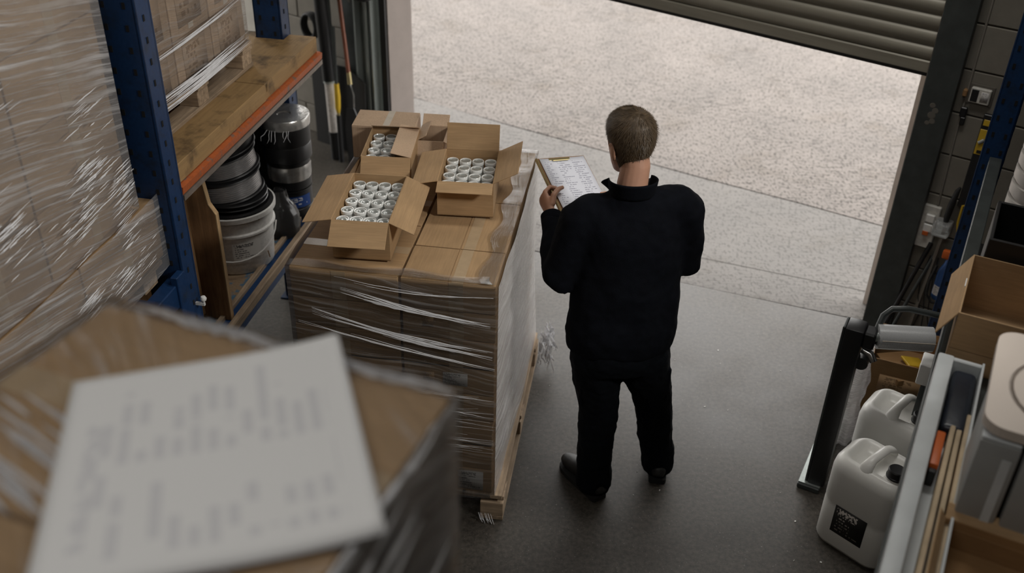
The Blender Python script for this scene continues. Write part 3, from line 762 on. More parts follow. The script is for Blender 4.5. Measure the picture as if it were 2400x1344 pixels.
def reel(loc, r, h, label, tiltx, tilty, core='silver'):
    o = emp('wire_reel', loc, 0, label, 'reel', 'reels stacked on the white bucket', rot=(R(tiltx), R(tilty), R(RY)))
    fl = MB().lathe([(.05, 0), (r, 0), (r+.003, .004), (r, .008), (.05, .008)], 40)
    me = fl.mesh('flange', 35)
    link('flange', me, MT['black'], o); f2 = link('flange', me, MT['black'], o); f2.location = (0, 0, h-.008)
    pr_ = [(.05, .008)]; n = 9
    for k in range(n):
        z0 = .008+(h-.016)*k/n; dz = (h-.016)/n
        pr_ += [(r-.016, z0), (r-.010, z0+dz*.3), (r-.010, z0+dz*.7), (r-.016, z0+dz)]
    pr_.append((.05, h-.008))
    MB().lathe(pr_, 40).obj('wound_wire', core, o, 30)
    return o
reel((*rk(-.225, .815), .985), .165, .03, 'flat black reel directly on the bucket lid', 0, 0, 'black')
reel((*rk(-.24, .83), 1.017), .164, .105, 'lower silver wire reel with black flanges on the bucket', 4, -5)
reel((*rk(-.252, .845), 1.125), .160, .095, 'upper silver wire reel with black flanges on the bucket', 6, -7)
reel((*rk(-.265, .86), 1.223), .156, .055, 'thin black reel on top of the silver wire reels', 7, -8, 'black')
reel((*rk(-.27, .87), 1.282), .156, .10, 'topmost black reel with pale rim just under the shelf', 8, -8, 'rubber')
# ---- film-wrapped tins
def tin(z, r, h, label, mat, lidmat=None, extra=None):
    o = emp('paint_tin', (*rk(-.135, 1.30), z), RY, label, 'tin', 'stacked tins at the end of the rack')
    MB().lathe([(0, 0), (r-.004, 0), (r, .004), (r, h*.35), (r-.003, h*.37), (r, h*.39), (r, h-.01), (r+.004, h-.006), (r+.003, h), (r-.006, h), (r-.01, h-.008), (0, h-.008)], 36).obj('tin_body', mat, o, 35)
    if lidmat: MB().lathe([(r+.005, h-.045), (r+.0065, h-.002), (r+.002, h+.005), (r-.03, h+.003), (.035, h+.001), (.03, h-.003), (0, h-.003)], 36).obj('lid', lidmat, o, 35)
    return o
a = tin(.6585, .105, .17, 'bottom dark tin with blue printed label in the end stack', 'black')
curved_label(.107, -110, -10, .075, .14, 'bluetxt', a)
b = tin(.831, .108, .155, 'middle black tin banded with silver wrap in the end stack', 'black')
MB().lathe([(.1095, .05), (.1125, .07), (.111, .1), (.113, .115), (.1095, .13)], 30).obj('foil_band', 'foil', b, 50)
c_ = tin(.989, .122, .225, 'top black tin with silver wrapped lid in the end stack', 'black', 'foil')
mk = MB(); rr = random.Random(4)
for k in range(7):
    a0 = rr.uniform(-2.6, .3); r_ = .128; p = Vector((r_*math.cos(a0), r_*math.sin(a0), .185))
    pts = [p]
    for q in range(3): p = p+Vector((.012*math.cos(a0)+rr.uniform(-.01, .01), .012*math.sin(a0)+rr.uniform(-.01, .01), -.012+rr.uniform(-.01, .004))); pts.append(p)
    mk.tube(pts, [.001, .0013, .001, .0004], 5)
mk.obj('torn_film', 'fold', c_)
# dark film-wrapped carboy beside the bucket
cb = emp('film_wrapped_bottle', (*rk(-.11, 1.09), .6585), RY, 'dark bottle in crumpled clear film between bucket and tins', 'bottle')
MB().lathe([(0, 0), (.075, 0), (.082, .02), (.078, .10), (.065, .16), (.03, .20), (.025, .235), (0, .24)], 28).obj('bottle_body', 'black', cb, 40)
def crump(u, v):
    a = 2*PI*u; prof_ = (.088, .09, .086, .075, .04, .032); k = v*5; i = min(4, int(k)); r = prof_[i]+(prof_[i+1]-prof_[i])*(k-i)
    r += .007*mnoise.noise((math.cos(a)*3, math.sin(a)*3, v*6))+.004*mnoise.noise((math.cos(a)*8, math.sin(a)*8, v*14))
    return (r*math.cos(a), r*math.sin(a), .004+.235*v), (u, v)
grid('film_cover', 40, 24, crump, 'darkglass', cb)

# ---- pallet of cartons on the upper shelf
SPY = RY
spal = emp('wooden_pallet', (*rk(0, 0), 1.546), RY, 'weathered pallet under wrapped cartons on the chipboard shelf', 'pallet', None)
for i in range(5): box('top_board', (-.215-.15*i, .555, .113), (.13, 1.03, .018), 'wood_y', spal, .002)
for y in (.10, .56, 1.01):
    box('stringer_board', (-.52, y, .095), (.74, .1, .018), 'wood', spal)
    for x in (-.20, -.52, -.84): box('block', (x, y, .052), (.09, .095, .068), 'wood', spal, .003)
for x in (-.20, -.52, -.84): box('bottom_board', (x, .555, .009), (.09, 1.03, .018), 'wood_y', spal, .002)
for ri, (z, h) in enumerate(((1.669, .200), (1.871, .325))):
    for k in range(3):
        y0 = .075+k*.325
        c = emp('carton', (*rk(-.165-.29, y0+.16), z), RY+random.uniform(-.4, .4), f"pale brown carton on the shelf pallet, {['lower', 'upper'][ri]} row, {['nearest the blue upright', 'in the middle', 'at the far end'][k]}", 'carton', 'cartons on the shelf pallet')
        MB().box((0, 0, h/2), (.58, .318, h-.003), None, .005, 2).obj('body', 'cardlight', c, 40)
        panel('print', .2, h*.75, 'stampale', c, (.291, -.10, h*.12), (0, 1, 0), (0, 0, 1))
        box('tape', (.2905, 0, h/2), (.001, .04, h*.9), 'tape_pale', c)
w2 = emp('stretch_wrap', (*rk(0, 0), 1.63), RY, 'stretch film around the pale cartons on the shelf pallet', 'plastic wrap')
ring_film('film_sheet', -.76, -.165, .072, 1.05, .015, .56, dict(f='film', r='film_clean', b='film', l='film'), w2, .007, .008, seed=5, sides='frbl')
mb = MB(); rnd = random.Random(12)
def bundle_y(y0, z0, y1, z1, sp0, sp1, n, x=-.148, thick=.0022, sag=.01, base=1.63):
    for i in range(n):
        t0 = rnd.uniform(0, .3); t1 = 1-rnd.uniform(0, .25); o0, o1 = rnd.uniform(-1, 1)*sp0, rnd.uniform(-1, 1)*sp1; wm = thick*rnd.uniform(.3, 1.4); pts, ws = [], []
        for q in range(9):
            t = t0+(t1-t0)*q/8; pts.append((x+.002*rnd.random(), y0+(y1-y0)*t, z0+(z1-z0)*t+o0*(1-t)+o1*t-sag*math.sin(PI*t)-base)); ws.append(max(.0003, wm*math.sin(PI*(q+.25)/8.5)))
        strand(mb, pts, ws, (1, 0, 0))
bundle_y(.05, 1.868, 1.05, 1.885, .012, .014, 15)
bundle_y(.05, 1.70, 1.05, 1.70, .03, .03, 26)
bundle_y(.05, 1.665, 1.05, 1.67, .012, .012, 14)
mb.obj('film_fold', 'fold', w2)

# ---- big wrapped load in the near bay
nb = emp('wooden_pallet', (*rk(0, 0), 1.125), RY, 'pallet under the large wrapped load beside the blue upright', 'pallet')
for i in range(5): box('top_board', (-.13-.17*i, -.68, .085), (.15, 1.1, .018), 'wood_y', nb, .002)
for y in (-.2, -.68, -1.16):
    for x in (-.12, -.48, -.84): box('block', (x, y, .038), (.09, .095, .075), 'wood', nb, .003)
for li in range(8):
    z = 1.222+li*.242
    for k in range(2):
        off = (-.06, -.10) if li == 0 else (-.085, -.205)
        y1 = off[1]-.505*k; y0 = y1-.5
        c = emp('carton', (*rk(off[0]-.30, (y0+y1)/2), z), RY, f"brown carton in the large wrapped load, {['bottom','second','third','fourth','fifth','sixth','seventh','eighth'][li]} layer from the shelf, {['next to the upright', 'away from the upright'][k]}", 'carton', 'cartons in the large wrapped load')
        MB().box((0, 0, .12), (.6, .497, .239), None, .006, 2).obj('body', 'card_y', c, 40)
        box('tape', (.3005, .02, .12), (.001, .05, .235), 'tape', c)
w3 = emp('stretch_wrap', (*rk(0, 0), 1.2), RY, 'heavy milky stretch film around the large load beside the upright', 'plastic wrap')
ring_film('film_sheet', -.69, -.08, -1.22, -.20, .27, 1.98, dict(f='film_big', r='film_big', b='film_big', l='film'), w3, .016, .012, seed=11, nv=40)
ring_film('film_skirt', -.665, -.055, -1.115, -.098, -.02, .285, dict(f='film_big', r='film_big', b='film_big', l='film'), w3, .012, .010, seed=14, nv=16)
mb = MB(); rnd = random.Random(21)
for (cy, cz, sy, sz, n) in ((-.28, 1.60, .07, .06, 46), (-.42, 1.74, .08, .05, 40), (-.56, 1.60, .10, .06, 40), (-.86, 1.74, .09, .07, 40), (-.31, 1.45, .05, .05, 26), (-.62, 1.345, .06, .04, 22), (-.36, 1.30, .14, .05, 44), (-.85, 2.15, .12, .10, 34), (-.95, 1.9, .1, .06, 26), (-.40, 1.92, .07, .05, 20), (-.7, 1.27, .14, .03, 26)):  # short white strands stand in for glare streaks on the film
    for i in range(n):
        y = cy+rnd.gauss(0, sy*.6); z = cz+rnd.gauss(0, sz*.6); L = rnd.uniform(.03, .17); bundle_y(y-L/2, z-.04*L, min(-.205 if z > 1.46 else -.1, y+L/2), z+.04*L, .001, .001, 1, -.052 if z > 1.46 else -.034, .0017, 0, 1.2)
mb.obj('film_fold', 'fold', w3)

# ================================================================== TOOLS AGAINST THE WALL
def thing_at(name, x, y, z, label, cat, group=None): return emp(name, (*wl(x, y), z), WALL_YAW, label, cat, group)
pp = thing_at('pipe', -3.87, -.25, 0, 'black drain pipe with a worn white section standing at the wall', 'pipe')
MB().cyl((0, 0, .0), (-.006, 0, .21), .038).obj('lower_pipe', 'black', pp, 40); MB().cyl((-.006, 0, .205), (-.016, 0, .595), .036).obj('white_section', 'poleWhite', pp, 40)
MB().cyl((-.016, 0, .60), (-.11, 0, 2.4), .045).obj('upper_pipe', 'black', pp, 40); MB().cyl((-.015, 0, .585), (-.016, 0, .61), .043).obj('clamp_ring', 'galv', pp, 40); MB().cyl((-.005, 0, .19), (-.006, 0, .215), .042).obj('clamp_ring', 'black', pp, 40)
p2 = thing_at('pipe', -4.0, -.12, 0, 'thin dark pipe just behind the black drain pipe', 'pipe'); MB().cyl((0.06, -.02, 0), (.03, -.03, 2.4), .018).obj('pipe_body', 'steel_dark', p2, 40)
sv = thing_at('shovel', -3.70, -.25, 0, 'long-handled tool with varnished red-brown shaft leaning by the pipe', 'shovel')
MB().cyl((.005, .0, .70), (-.105, .06, 1.30), .014, .016).obj('shaft', 'redwood', sv, 40); MB().cyl((.018, -.006, .62), (.004, .002, .705), .017, .015).obj('ferrule', 'brass', sv, 40)
MB().tube([(.0, -.02, .0), (.014, -.012, .30), (.045, -.012, .42), (.05, -.01, .55), (.02, -.006, .625)], [.004, .006, .006, .006, .005], 6).obj('wire_loop', 'chrome', sv, 40)
g = MB(); g.prism([(-.02, .0), (.10, .02), (.12, .34), (.06, .46), (-.01, .44), (-.035, .30)], 1, -.03, -.022).obj('blade', 'black', sv)
yl = thing_at('hand_tool', -3.80, -.27, 0, 'short tool with a yellow grip hanging beside the white pipe', 'tool')
MB().tube([(0, 0, .385), (-.002, 0, .42), (.002, 0, .5), (0, 0, .6)], [.013, .02, .022, .018], 12).obj('grip', 'yellow', yl, 40); MB().cyl((0, 0, .36), (0, 0, .39), .012).obj('collar', 'brass', yl, 40); MB().cyl((0, 0, .0), (0, 0, .365), .018, .018).obj('rod', 'black', yl, 40)
MB().cyl((0, 0, .6), (-.01, .02, 1.0), .011).obj('upper_rod', 'steel_dark', yl, 40)
hs = thing_at('hose_reel', -3.62, -.16, 1.26, 'dark hose bundle hanging high by the steel angle', 'hose')
for k, (r_, z_) in enumerate(((.12, 0), (.11, .05), (.12, .1), (.10, .15))):
    MB().tube([(r_*math.cos(2*PI*i/18), -.02+.08*math.sin(2*PI*i/18), z_+.02*math.sin(4*PI*i/18)) for i in range(19)], .022, 8).obj('hose_loop', 'rubber', hs, 50)
cr = thing_at('cable_coil', -4.10, -.16, .93, 'black cable coil hung on the wall behind the rack end', 'cable')
for k in range(3): MB().tube([(.065*math.cos(2*PI*i/18), -.02*k, .085*math.sin(2*PI*i/18)) for i in range(19)], .013, 8).obj('coil_loop', 'rubber', cr, 50)

rb = thing_at('dark_infill_sheet', -3.9, -.10, 0, 'black rubber sheet leaning on the wall behind the tools', 'sheet')  # invented sheet, hides the bright floor behind the tools
MB().prism([(-.30, 0), (.20, 0), (.22, .58), (.05, .66), (-.30, .64)], 1, -.012, 0).obj('sheet', 'rubber', rb)
# ================================================================== WALL BY THE DOOR, BARE BLOCK SIDE
cd = thing_at('conduit', .185, -.006, 0, 'thin vertical conduit running down the block wall', 'conduit')
MB().tube([(-.008, 0, 2.4), (-.004, 0, 1.5), (.0, 0, 1.2), (.012, 0, .83)], .006, 8).obj('tube', 'conduit', cd, 50)
MB().box((.006, -.008, 1.345), (.03, .02, .05), None, .004).obj('clip', 'black', cd); MB().box((.012, -.008, 1.30), (.022, .02, .04), None, .003).obj('clip', 'black', cd)
sw = thing_at('wall_switch', .245, 0, 1.442, 'square white wall control with a dark display on the block wall', 'switch')
box('back_plate', (0, -.004, 0), (.115, .008, .10), 'mortar', sw, .002); box('case', (0, -.018, 0), (.092, .024, .075), 'socketw', sw, .004); box('display', (-.024, -.031, .0), (.032, .003, .06), 'black', sw, .001)
panel('print', .035, .05, 'label', sw, (.004, -.031, -.025), (1, 0, 0), (0, 0, 1)); MB().box((-.07, -.015, .0), (.02, .03, .035), None, .004).obj('cable_gland', 'carddark', sw)
so = thing_at('socket_board', .178, 0, .70, 'rust-stained white socket board on the block wall by the door', 'socket')
box('board', (0, -.012, 0), (.085, .022, .245), 'socketw', so, .004)
for z in (.055, .0): MB().box((.004, -.030, z), (.045, .016, .045), None, .004).obj('socket', 'white', so); 
MB().box((.0, -.0395, -.03), (.03, .004, .025), None, .002).obj('rust_stained_switch', 'orangep', so)
cu = thing_at('plastic_cover', .255, 0, .735, 'clear plastic cover sticking out from the socket board', 'cover')
MB().box((0, -.055, .0), (.085, .10, .075), None, .012, 2).obj('cover_shell', 'clearp', cu, 40); MB().cyl((-.03, -.05, 0), (.03, -.05, 0), .022).obj('plug', 'clearp', cu, 40)
lv = thing_at('spirit_level', .315, -.035, .87, 'black and yellow spirit level standing against the block wall by the blue post', 'level')
box('frame', (0, 0, .25), (.05, .024, .5), 'black', lv, .003); box('vial_housing', (-.003, -.0135, .36), (.036, .004, .13), 'yellow', lv, .001); box('vial_housing', (-.002, -.0135, .46), (.03, .004, .03), 'yellow', lv, .001)
MB().cyl((-.012, -.017, .355), (.010, -.017, .375), .009).obj('vial', 'jarlid', lv, 40)
MB().box((.0, -.0165, .31), (.02, .003, .016), None).obj('print_mark', 'black', lv)
bagb = thing_at('hanging_bag', .262, -.03, .80, 'dark cloth bag hanging under the spirit level', 'bag')
MB().tube([(.0, -.02, -.06), (.0, -.025, .0), (.005, -.025, .08), (.012, -.015, .15), (.02, -.01, .17)], [.008, .016, .017, .012, .006], 12).obj('bag_body', 'rubber', bagb, 60)
yl2 = thing_at('hand_tool', .33, -.045, .78, 'yellow-edged hand tool tucked between block wall and blue post', 'tool')
MB().tube([(0, 0, -.05), (-.012, 0, .0), (-.012, 0, .10), (.02, 0, .115)], .007, 8).obj('yellow_edge', 'yellow', yl2, 50); box('tool_body', (.012, .004, .03), (.04, .02, .16), 'black', yl2, .006)
spb = thing_at('spray_bottle', .335, -.075, .345, 'blue spray bottle with pale label hanging by the wall', 'bottle')
MB().lathe([(0, 0), (.034, 0), (.038, .01), (.038, .16), (.02, .21), (.014, .24), (0, .24)], 20).obj('bottle_body', 'bluep', spb, 40)
curved_label(.0385, -150, -40, .03, .085, 'label', spb); MB().box((-.01, 0, .262), (.06, .03, .05), None, .008, 2).obj('trigger_head', 'orangep', spb, 40)
MB().tube([(-.045, -.03, .20), (-.06, -.035, .10), (-.055, -.035, .02), (-.02, -.04, -.015), (.03, -.03, -.01)], .007, 8).obj('hook_strap', 'rubber', spb, 50)
lt = thing_at('timber_lath', .235, -.04, 0, 'narrow pale lath leaning on the block wall under the socket board', 'lath'); box('lath', (.012, -.0, .37), (.016, .02, .74), 'conduit', lt, rot=Matrix.Rotation(R(3), 3, 'Y'))
ln = thing_at('steel_bar', .12, -.10, 0, 'dark steel bar leaning in the corner by the guide channel', 'bar'); MB().cyl((-.02, -.03, 0), (.10, .07, .62), .012).obj('bar', 'black', ln, 40)
ln = thing_at('steel_bar', .16, -.12, 0, 'second dark steel bar leaning beside the guide channel', 'bar'); MB().cyl((-.02, -.03, 0), (.10, .09, .60), .009).obj('bar', 'steel_dark', ln, 40)
cw = thing_at('cable', .235, -.02, .0, 'thin black cables drooping down the wall below the socket', 'cable')
for s_ in (0, 1, 2):
    MB().tube([(.0+.02*s_, -.01, .55), (-.015+.03*s_, -.02, .42), (.03*s_, -.03, .30), (.03+.02*s_, -.02, .2), (.01+.05*s_, -.02, .08)], .0035, 6).obj('cable_strand', 'cable', cw, 50)

# ================================================================== RIGHT RACK
QO = (1.255, 2.368); QY = -26.7; qf = frame(QO, QY)
rr_ = emp('pallet_rack', (*QO, 0), QY, 'blue steel rack on the door-frame side with a loaded shelf', 'rack')
post(-.045, .055, 1.80, 1.90, 3.4, rr_)
post(.85, .95, 1.80, 1.90, 3.4, rr_); post(-.005, .055, -1.3, -1.2, 1.32, rr_); post(.85, .95, -1.3, -1.2, 1.32, rr_)
box('shelf_beam', (.02, .26, 1.36), (.05, 3.06, .07), 'steel_dark', rr_, .003); box('shelf_beam', (.9, .26, 1.36), (.05, 3.06, .07), 'blue', rr_, .003)
box('deck_board', (.47, -.22, 1.398), (.93, 2.1, .02), 'steel_dark', rr_)
box('lower_beam', (.5, .26, .30), (.05, 3.06, .07), 'blue', rr_, .003)
# pale steel tray on the shelf
ty = emp('steel_tray', (*qf(0, 0), 1.409), QY, 'long pale grey steel tray along the shelf edge holding battens', 'tray')
box('front_wall', (.022, -.72, .045), (.044, 1.44, .09), 'greymetal', ty, .006, None, 2); box('end_wall', (.072, -.008, .043), (.10, .016, .085), 'greymetal', ty, .003); box('tray_base', (.07, -.72, .004), (.10, 1.43, .008), 'greymetal', ty)
box('rear_wall', (.123, -.72, .045), (.006, 1.44, .09), 'greymetal', ty)
bb = emp('plastic_pack', (*qf(.083, -.17), 1.418), QY, 'navy-black plastic pack lying in the steel tray', 'pack')
MB().box((0, 0, .03), (.066, .29, .055), None, .016, 3).obj('pack_body', 'navybag', bb, 50)
ob = emp('plastic_block', (*qf(.058, -.425), 1.418), QY, 'orange plastic block in the steel tray by the battens', 'block')
MB().box((0, 0, .034), (.022, .145, .066), None, .004, 2).obj('block_body', 'orangep', ob, 40); box('dark_tip', (0, -.08, .03), (.02, .015, .05), 'black', ob, .003)
for k, (x, y0, y1, z, lab) in enumerate(((.085, -.97, -.285, 1.475, 'pale timber batten on the tray edge nearest the jerrycans'), (.103, -1.05, -.255, 1.472, 'second pale timber batten from the tray edge, lying beside the first'), (.121, -1.1, -.235, 1.478, 'third timber batten, furthest from the tray edge'))):
    o = emp('timber_batten', (*qf(x-.004, (y0+y1)/2), 1.418), QY+(-.35, -.1, 0)[k], lab, 'batten', 'battens in the steel tray'); box('batten', (0, 0, (z-1.418)/2), (.013, y1-y0, z-1.418), 'woodpale', o, .002)
oc = open_carton('open_carton', (*qf(.25, .255), 1.409), QY, .46, .38, .195, 'open empty brown carton on the rack shelf beyond the steel tray', {'l': (.10, -62, 'card_y'), 'f': (.12, -88, 'card'), 'b': (.1, -85, 'card')}, mats=('cardin', 'cardin'))
tp = box('torn_tape', (-.232, .0, .15), (.003, .05, .09), 'white', oc)
cbx = emp('plastic_crate', (*qf(.26, .62), 1.409), QY, 'black plastic crate on the rack shelf behind the open carton', 'crate')
for (c, d) in (((0, 0, .01), (.42, .3, .02)), ((0, -.145, .125), (.42, .012, .25)), ((0, .145, .125), (.42, .012, .25)), ((-.205, 0, .125), (.012, .29, .25)), ((.205, 0, .125), (.012, .29, .25))): box('crate_panel', c, d, 'black', cbx, .002)
dc = emp('ribbed_duct', (*qf(.20, .96), 1.409), QY, 'pale ribbed round duct standing on the rack shelf', 'duct', rot=(R(0), R(0), R(QY)))
pr_ = [(0, 0)]
for k in range(9): pr_ += [(.125, .002+.055*k), (.125, .04+.055*k), (.117, .046+.055*k), (.117, .052+.055*k)]
pr_ += [(.125, .5), (0, .5)]
MB().lathe(pr_, 40).obj('duct_body', 'duct', dc, 35)
cw = emp('cable', (*qf(.1, 1.12), 1.409), QY, 'black cable loop lying behind the blue post', 'cable')
MB().tube([(.15+.12*math.cos(t*.5), -.1+.25*math.sin(t*.5), .02+.012*t) for t in range(14)], .008, 7).obj('cable_loop', 'cable', cw, 50)
dk = emp('storage_bin', (*qf(.35, 1.45), 1.0), QY, 'black storage bin deep in the rack behind the blue post', 'bin'); MB().box((0, 0, .38), (.5, .5, .76), None, .02, 2).obj('bin_body', 'black', dk, 40)
MB().box((0, 0, -.02), (.6, .6, .04)).obj('bin_shelf', 'black', dk)
# grey file boxes, pale board, front carton
for k, (x, lab) in enumerate(((.165, 'grey file box with a pale spine stripe, next to the battens'), (.262, 'grey file box at the frame edge, second from the battens'))):
    gb = emp('file_box', (*qf(x, -.545), 1.475), QY, lab, 'file box', 'grey file boxes on the shelf')
    MB().box((0, 0, .13), (.088, .26, .255), None, .006, 2).obj('case', 'greybox', gb, 40); box('spine_stripe', (.022, -.1305, .125), (.02, .002, .19), 'greypale', gb); box('top_cover', (0, 0, .2615), (.084, .25, .008), 'greypale', gb, .002)
rs = emp('carton', (*qf(.23, -.545), 1.409), QY, 'flat dark carton under the grey file boxes', 'carton'); MB().box((.0, 0, .032), (.24, .3, .064), None, .003).obj('body', 'carddark', rs)
pb = emp('pale_board', (*qf(.30, -.46), 1.748), QY, 'pale rounded board with a wire ring on top of the grey file boxes', 'board')
def rrect(w, h, r, n=6):
    out = []
    for (cx, cy, a0) in ((w/2-r, h/2-r, 0), (-w/2+r, h/2-r, 90), (-w/2+r, -h/2+r, 180), (w/2-r, -h/2+r, 270)):
        for k in range(n+1): a = R(a0+90*k/n); out.append((cx+r*math.cos(a), cy+r*math.sin(a)))
    return out
MB().prism(rrect(.37, .42, .05), 2, 0, .026).obj('board', 'pinkish', pb)
MB().tube([(-.045+.095*math.cos(2*PI*i/28), -.02+.13*math.sin(2*PI*i/28), .029) for i in range(29)], .0032, 6).obj('wire_ring', 'beamgrey', pb, 50)
fs = emp('carton', (*qf(.36, -.24), 1.409), QY, 'brown carton standing under the pale rounded board', 'carton'); MB().box((0, 0, .165), (.24, .24, .33), None, .003).obj('body', 'carddark', fs)
fc = open_carton('open_carton', (*qf(.285, -.87), 1.409), QY, .36, .36, .085, 'low open brown carton at the near end of the rack shelf', {'b': (.04, 35, 'card'), 'l': (.03, 60, 'card')}, mats=('carddark', 'carddark'))
# small white box on the lower beam
wb = emp('junction_box', (*qf(-.0, 1.14), .62), QY, 'small white junction box low on the rack behind the jerrycans', 'box'); MB().box((0, 0, .05), (.06, .11, .1), None, .006, 2).obj('case', 'white', wb, 40); MB().cyl((-.032, 0, .06), (-.026, 0, .06), .012).obj('knob', 'hdpe', wb, 40)
box('bracket', (.01, 0, -.13), (.03, .04, .27), 'steel_dark', wb)

# ---- jerrycans
def jerrycan(loc, yaw, label, lab):
    r = emp('jerrycan', loc, yaw, label, 'jerrycan')
    def ring(w, d, z, rad, n=7):
        return [(x, y, z) for x, y in rrect(w, d, rad, n)]
    m = MB(); W_, D_ = .30, .245
    secs = [(W_-.06, D_-.06, 0, .05), (W_-.02, D_-.02, .006, .06), (W_, D_, .025, .065), (W_, D_, .19, .065), (W_-.006, D_-.006, .2, .065), (W_, D_, .21, .065), (W_, D_, .345, .065), (W_-.012, D_-.012, .378, .062), (W_-.05, D_-.05, .398, .05), (W_-.085, D_-.085, .400, .035), (W_-.11, D_-.11, .385, .03), (W_-.14, D_-.14, .372, .02)]
    prev = None
    for s_ in secs:
        cur = [m.b.verts.new(p) for p in ring(*s_)]; n = len(cur)
        if prev:
            for k in range(n): m.b.faces.new((prev[k], prev[(k+1) % n], cur[(k+1) % n], cur[k]))
        else: m.b.faces.new(cur[::-1])
        prev = cur
    m.b.faces.new(prev)
    m.obj('can_body', 'hdpe', r, 60)
    r.scale = (1.06, 1.0, 1.16)
    MB().tube([(-.015, -.095, .375), (-.015, -.088, .405), (-.012, -.055, .424), (-.005, .04, .427), (0, .08, .41), (0, .092, .385)], 1, 14, True, ((1, 0, 0), [(.03, .012), (.026, .014), (.019, .012), (.019, .012), (.026, .014), (.03, .012)])).obj('handle', 'hdpe', r, 60)
    MB().lathe([(0, .36), (.05, .37), (.036, .395), (.030, .405), (.030, .42), (0, .42)], 24, (.085, -.05, 0)).obj('neck', 'hdpe', r, 50)
    MB().lathe([(0, .408), (.036, .408), (.036, .414), (.0335, .416), (.0335, .438), (.030, .442), (.02, .4405), (0, .4405)], 28, (.085, -.05, 0)).obj('screw_cap', 'black', r, 40)
    if lab: panel('label', .135, .125, 'jerrytxt', r, (-.075, -D_/2-.0006, .085), (1, 0, 0), (0, 0, 1))
    return r
jerrycan((1.515, 3.035, 0), -46, 'white jerrycan with black screw cap and black printed label, nearest the shelf edge', True)
jerrycan((1.715, 3.375, 0), -40, 'plain white jerrycan behind the one with the black label', False)
# ---- film roll stand
st = emp('film_dispenser', (1.425, 3.385, 0), -27, 'black steel film-roll stand with chrome base plate beside the jerrycans', 'stand')
box('base_plate', (-.025, .24, .014), (.10, .62, .028), 'steel_dark', st, .004); box('base_cover', (-.025, .24, .030), (.096, .6, .005), 'galv', st)
box('column', (.0, 0, .46), (.075, .10, .86), 'black', st, .008, None, 2); box('column_edge', (-.043, -.0, .46), (.012, .085, .86), 'steel_dark', st, .003); box('bearing_block', (.06, .0, .845), (.05, .075, .08), 'black', st, .008)
MB().tube([(.045, .0, .78), (.08, -.01, .775), (.10, -.02, .75)], .016, 10).obj('brake_lever', 'chrome', st, 50); MB().cyl((.05, .01, .70), (.05, .06, .70), .03).obj('tension_knob', 'black', st, 40)
fr_ = emp('film_roll', (1.515, 3.355, .855), 0, 'clear stretch film roll mounted on the black stand', 'roll')
ax_ = Vector((1.70, 3.335, .862))-Vector((1.515, 3.355, .855))
MB().cyl(-ax_*.05, ax_*1.12, .052, None, 32).obj('film', 'filmroll', fr_, 40); MB().cyl(-ax_*.18, -ax_*.05, .024, None, 20).obj('core_hub', 'galv', fr_, 40); MB().cyl(ax_*1.1, ax_*1.16, .03, None, 20).obj('core_tube', 'carddark', fr_, 40)
o = MB().cyl(-ax_*.02+Vector((0, -.05, .012)), ax_*1.1+Vector((0, -.05, .012)), .0022, None, 6).obj('film_edge', 'tape_pale', fr_)
hdl = MB().tube([(.075, .02, .86), (.085, .06, .93), (.11, .085, .955), (.17, .12, .955), (.30, .16, .94)], .013, 10).obj('handle_tube', 'steel_dark', st, 50)
# brown carton and plastic bag beside the stand
bc = open_carton('open_carton', (1.87, 3.80, 0), -22, .30, .26, .47, 'aged brown carton with hand hole, open on top, behind the jerrycans', {'b': (.03, 70, 'carddark')}, mats=('carddark', 'carddark'))
panel('print', .2, .09, 'stamp', bc, (-.1, -.131, .30), (1, 0, 0), (0, 0, 1))
yb = emp('paper_sheet', (1.91, 3.80, .40), 10, 'crumpled yellow-white sheet inside the aged carton', 'paper'); MB().box((0, 0, .0), (.10, .08, .012), Matrix.Rotation(R(14), 3, 'Y'), .003).obj('sheet', 'yellow', yb); MB().box((0, 0, -.03), (.26, .22, .03)).obj('padding', 'carddark', yb)
pbg = emp('plastic_bag', (1.61, 3.72, .034), -25, 'clear crumpled plastic bag standing between stand and aged carton', 'bag')
def bagf(u, v):
    a = 2*PI*u; r = .075*(1-.25*v)+.016*mnoise.noise((math.cos(a)*2, math.sin(a)*2, v*4))+.006*mnoise.noise((math.cos(a)*7, math.sin(a)*7, v*12))
    return (r*math.cos(a), r*1.5*math.sin(a), .52*v), (u*2, v*2)
grid('bag_film', 44, 34, bagf, 'film_side', pbg)

# ================================================================== FOREGROUND STACK
GY = -20.5; GO = (-.07, .985); gf = frame(GO, GY); GT = 2.40; GH = .376
make_pallet('wooden_pallet', (*gf(0, -.74), 0), GY, .55, .74, 'pallet under the tall foreground carton stack')
for li in range(6):
    for k in range(2):
        c = emp('carton', (*gf(-.27, -.185-.37*k), .146+GH*li-.002*0), GY, f"brown carton in the tall foreground stack, {['bottom','second','third','fourth','fifth','top'][li]} layer, {['rear, under the paper sheets', 'front, nearest the viewer'][k]}", 'carton', 'cartons in the foreground stack')
        hh = GH-.003 if li < 5 else GT-(.146+GH*5)
        MB().box((0, 0, hh/2), (.537, .365, hh), None, .008, 2).obj('body', 'card', c, 40)
        if li == 5: box('tape', (0, 0, hh+.0004), (.537, .05, .0008), 'tape', c)
        box('tape', (.269, 0, hh/2), (.001, .05, hh*.95), 'tape', c)
w4 = emp('stretch_wrap', (*GO, 1.9), GY, 'stretch film around the tall foreground stack under the paper sheets', 'plastic wrap')
ring_film('film_sheet', -.54, 0, -.74, 0, -1.7, .508, dict(f='film', r='film_fgside', b='film', l='film'), w4, .008, .005, seed=31, nv=60)
def topw(u, v): return (-.54+.54*u, -.74+.74*v, .5035+.003*abs(mnoise.noise((u*7, v*9, 3)))), (u, v+u*.3)
grid('film_top', 30, 30, topw, 'film_fg', w4)
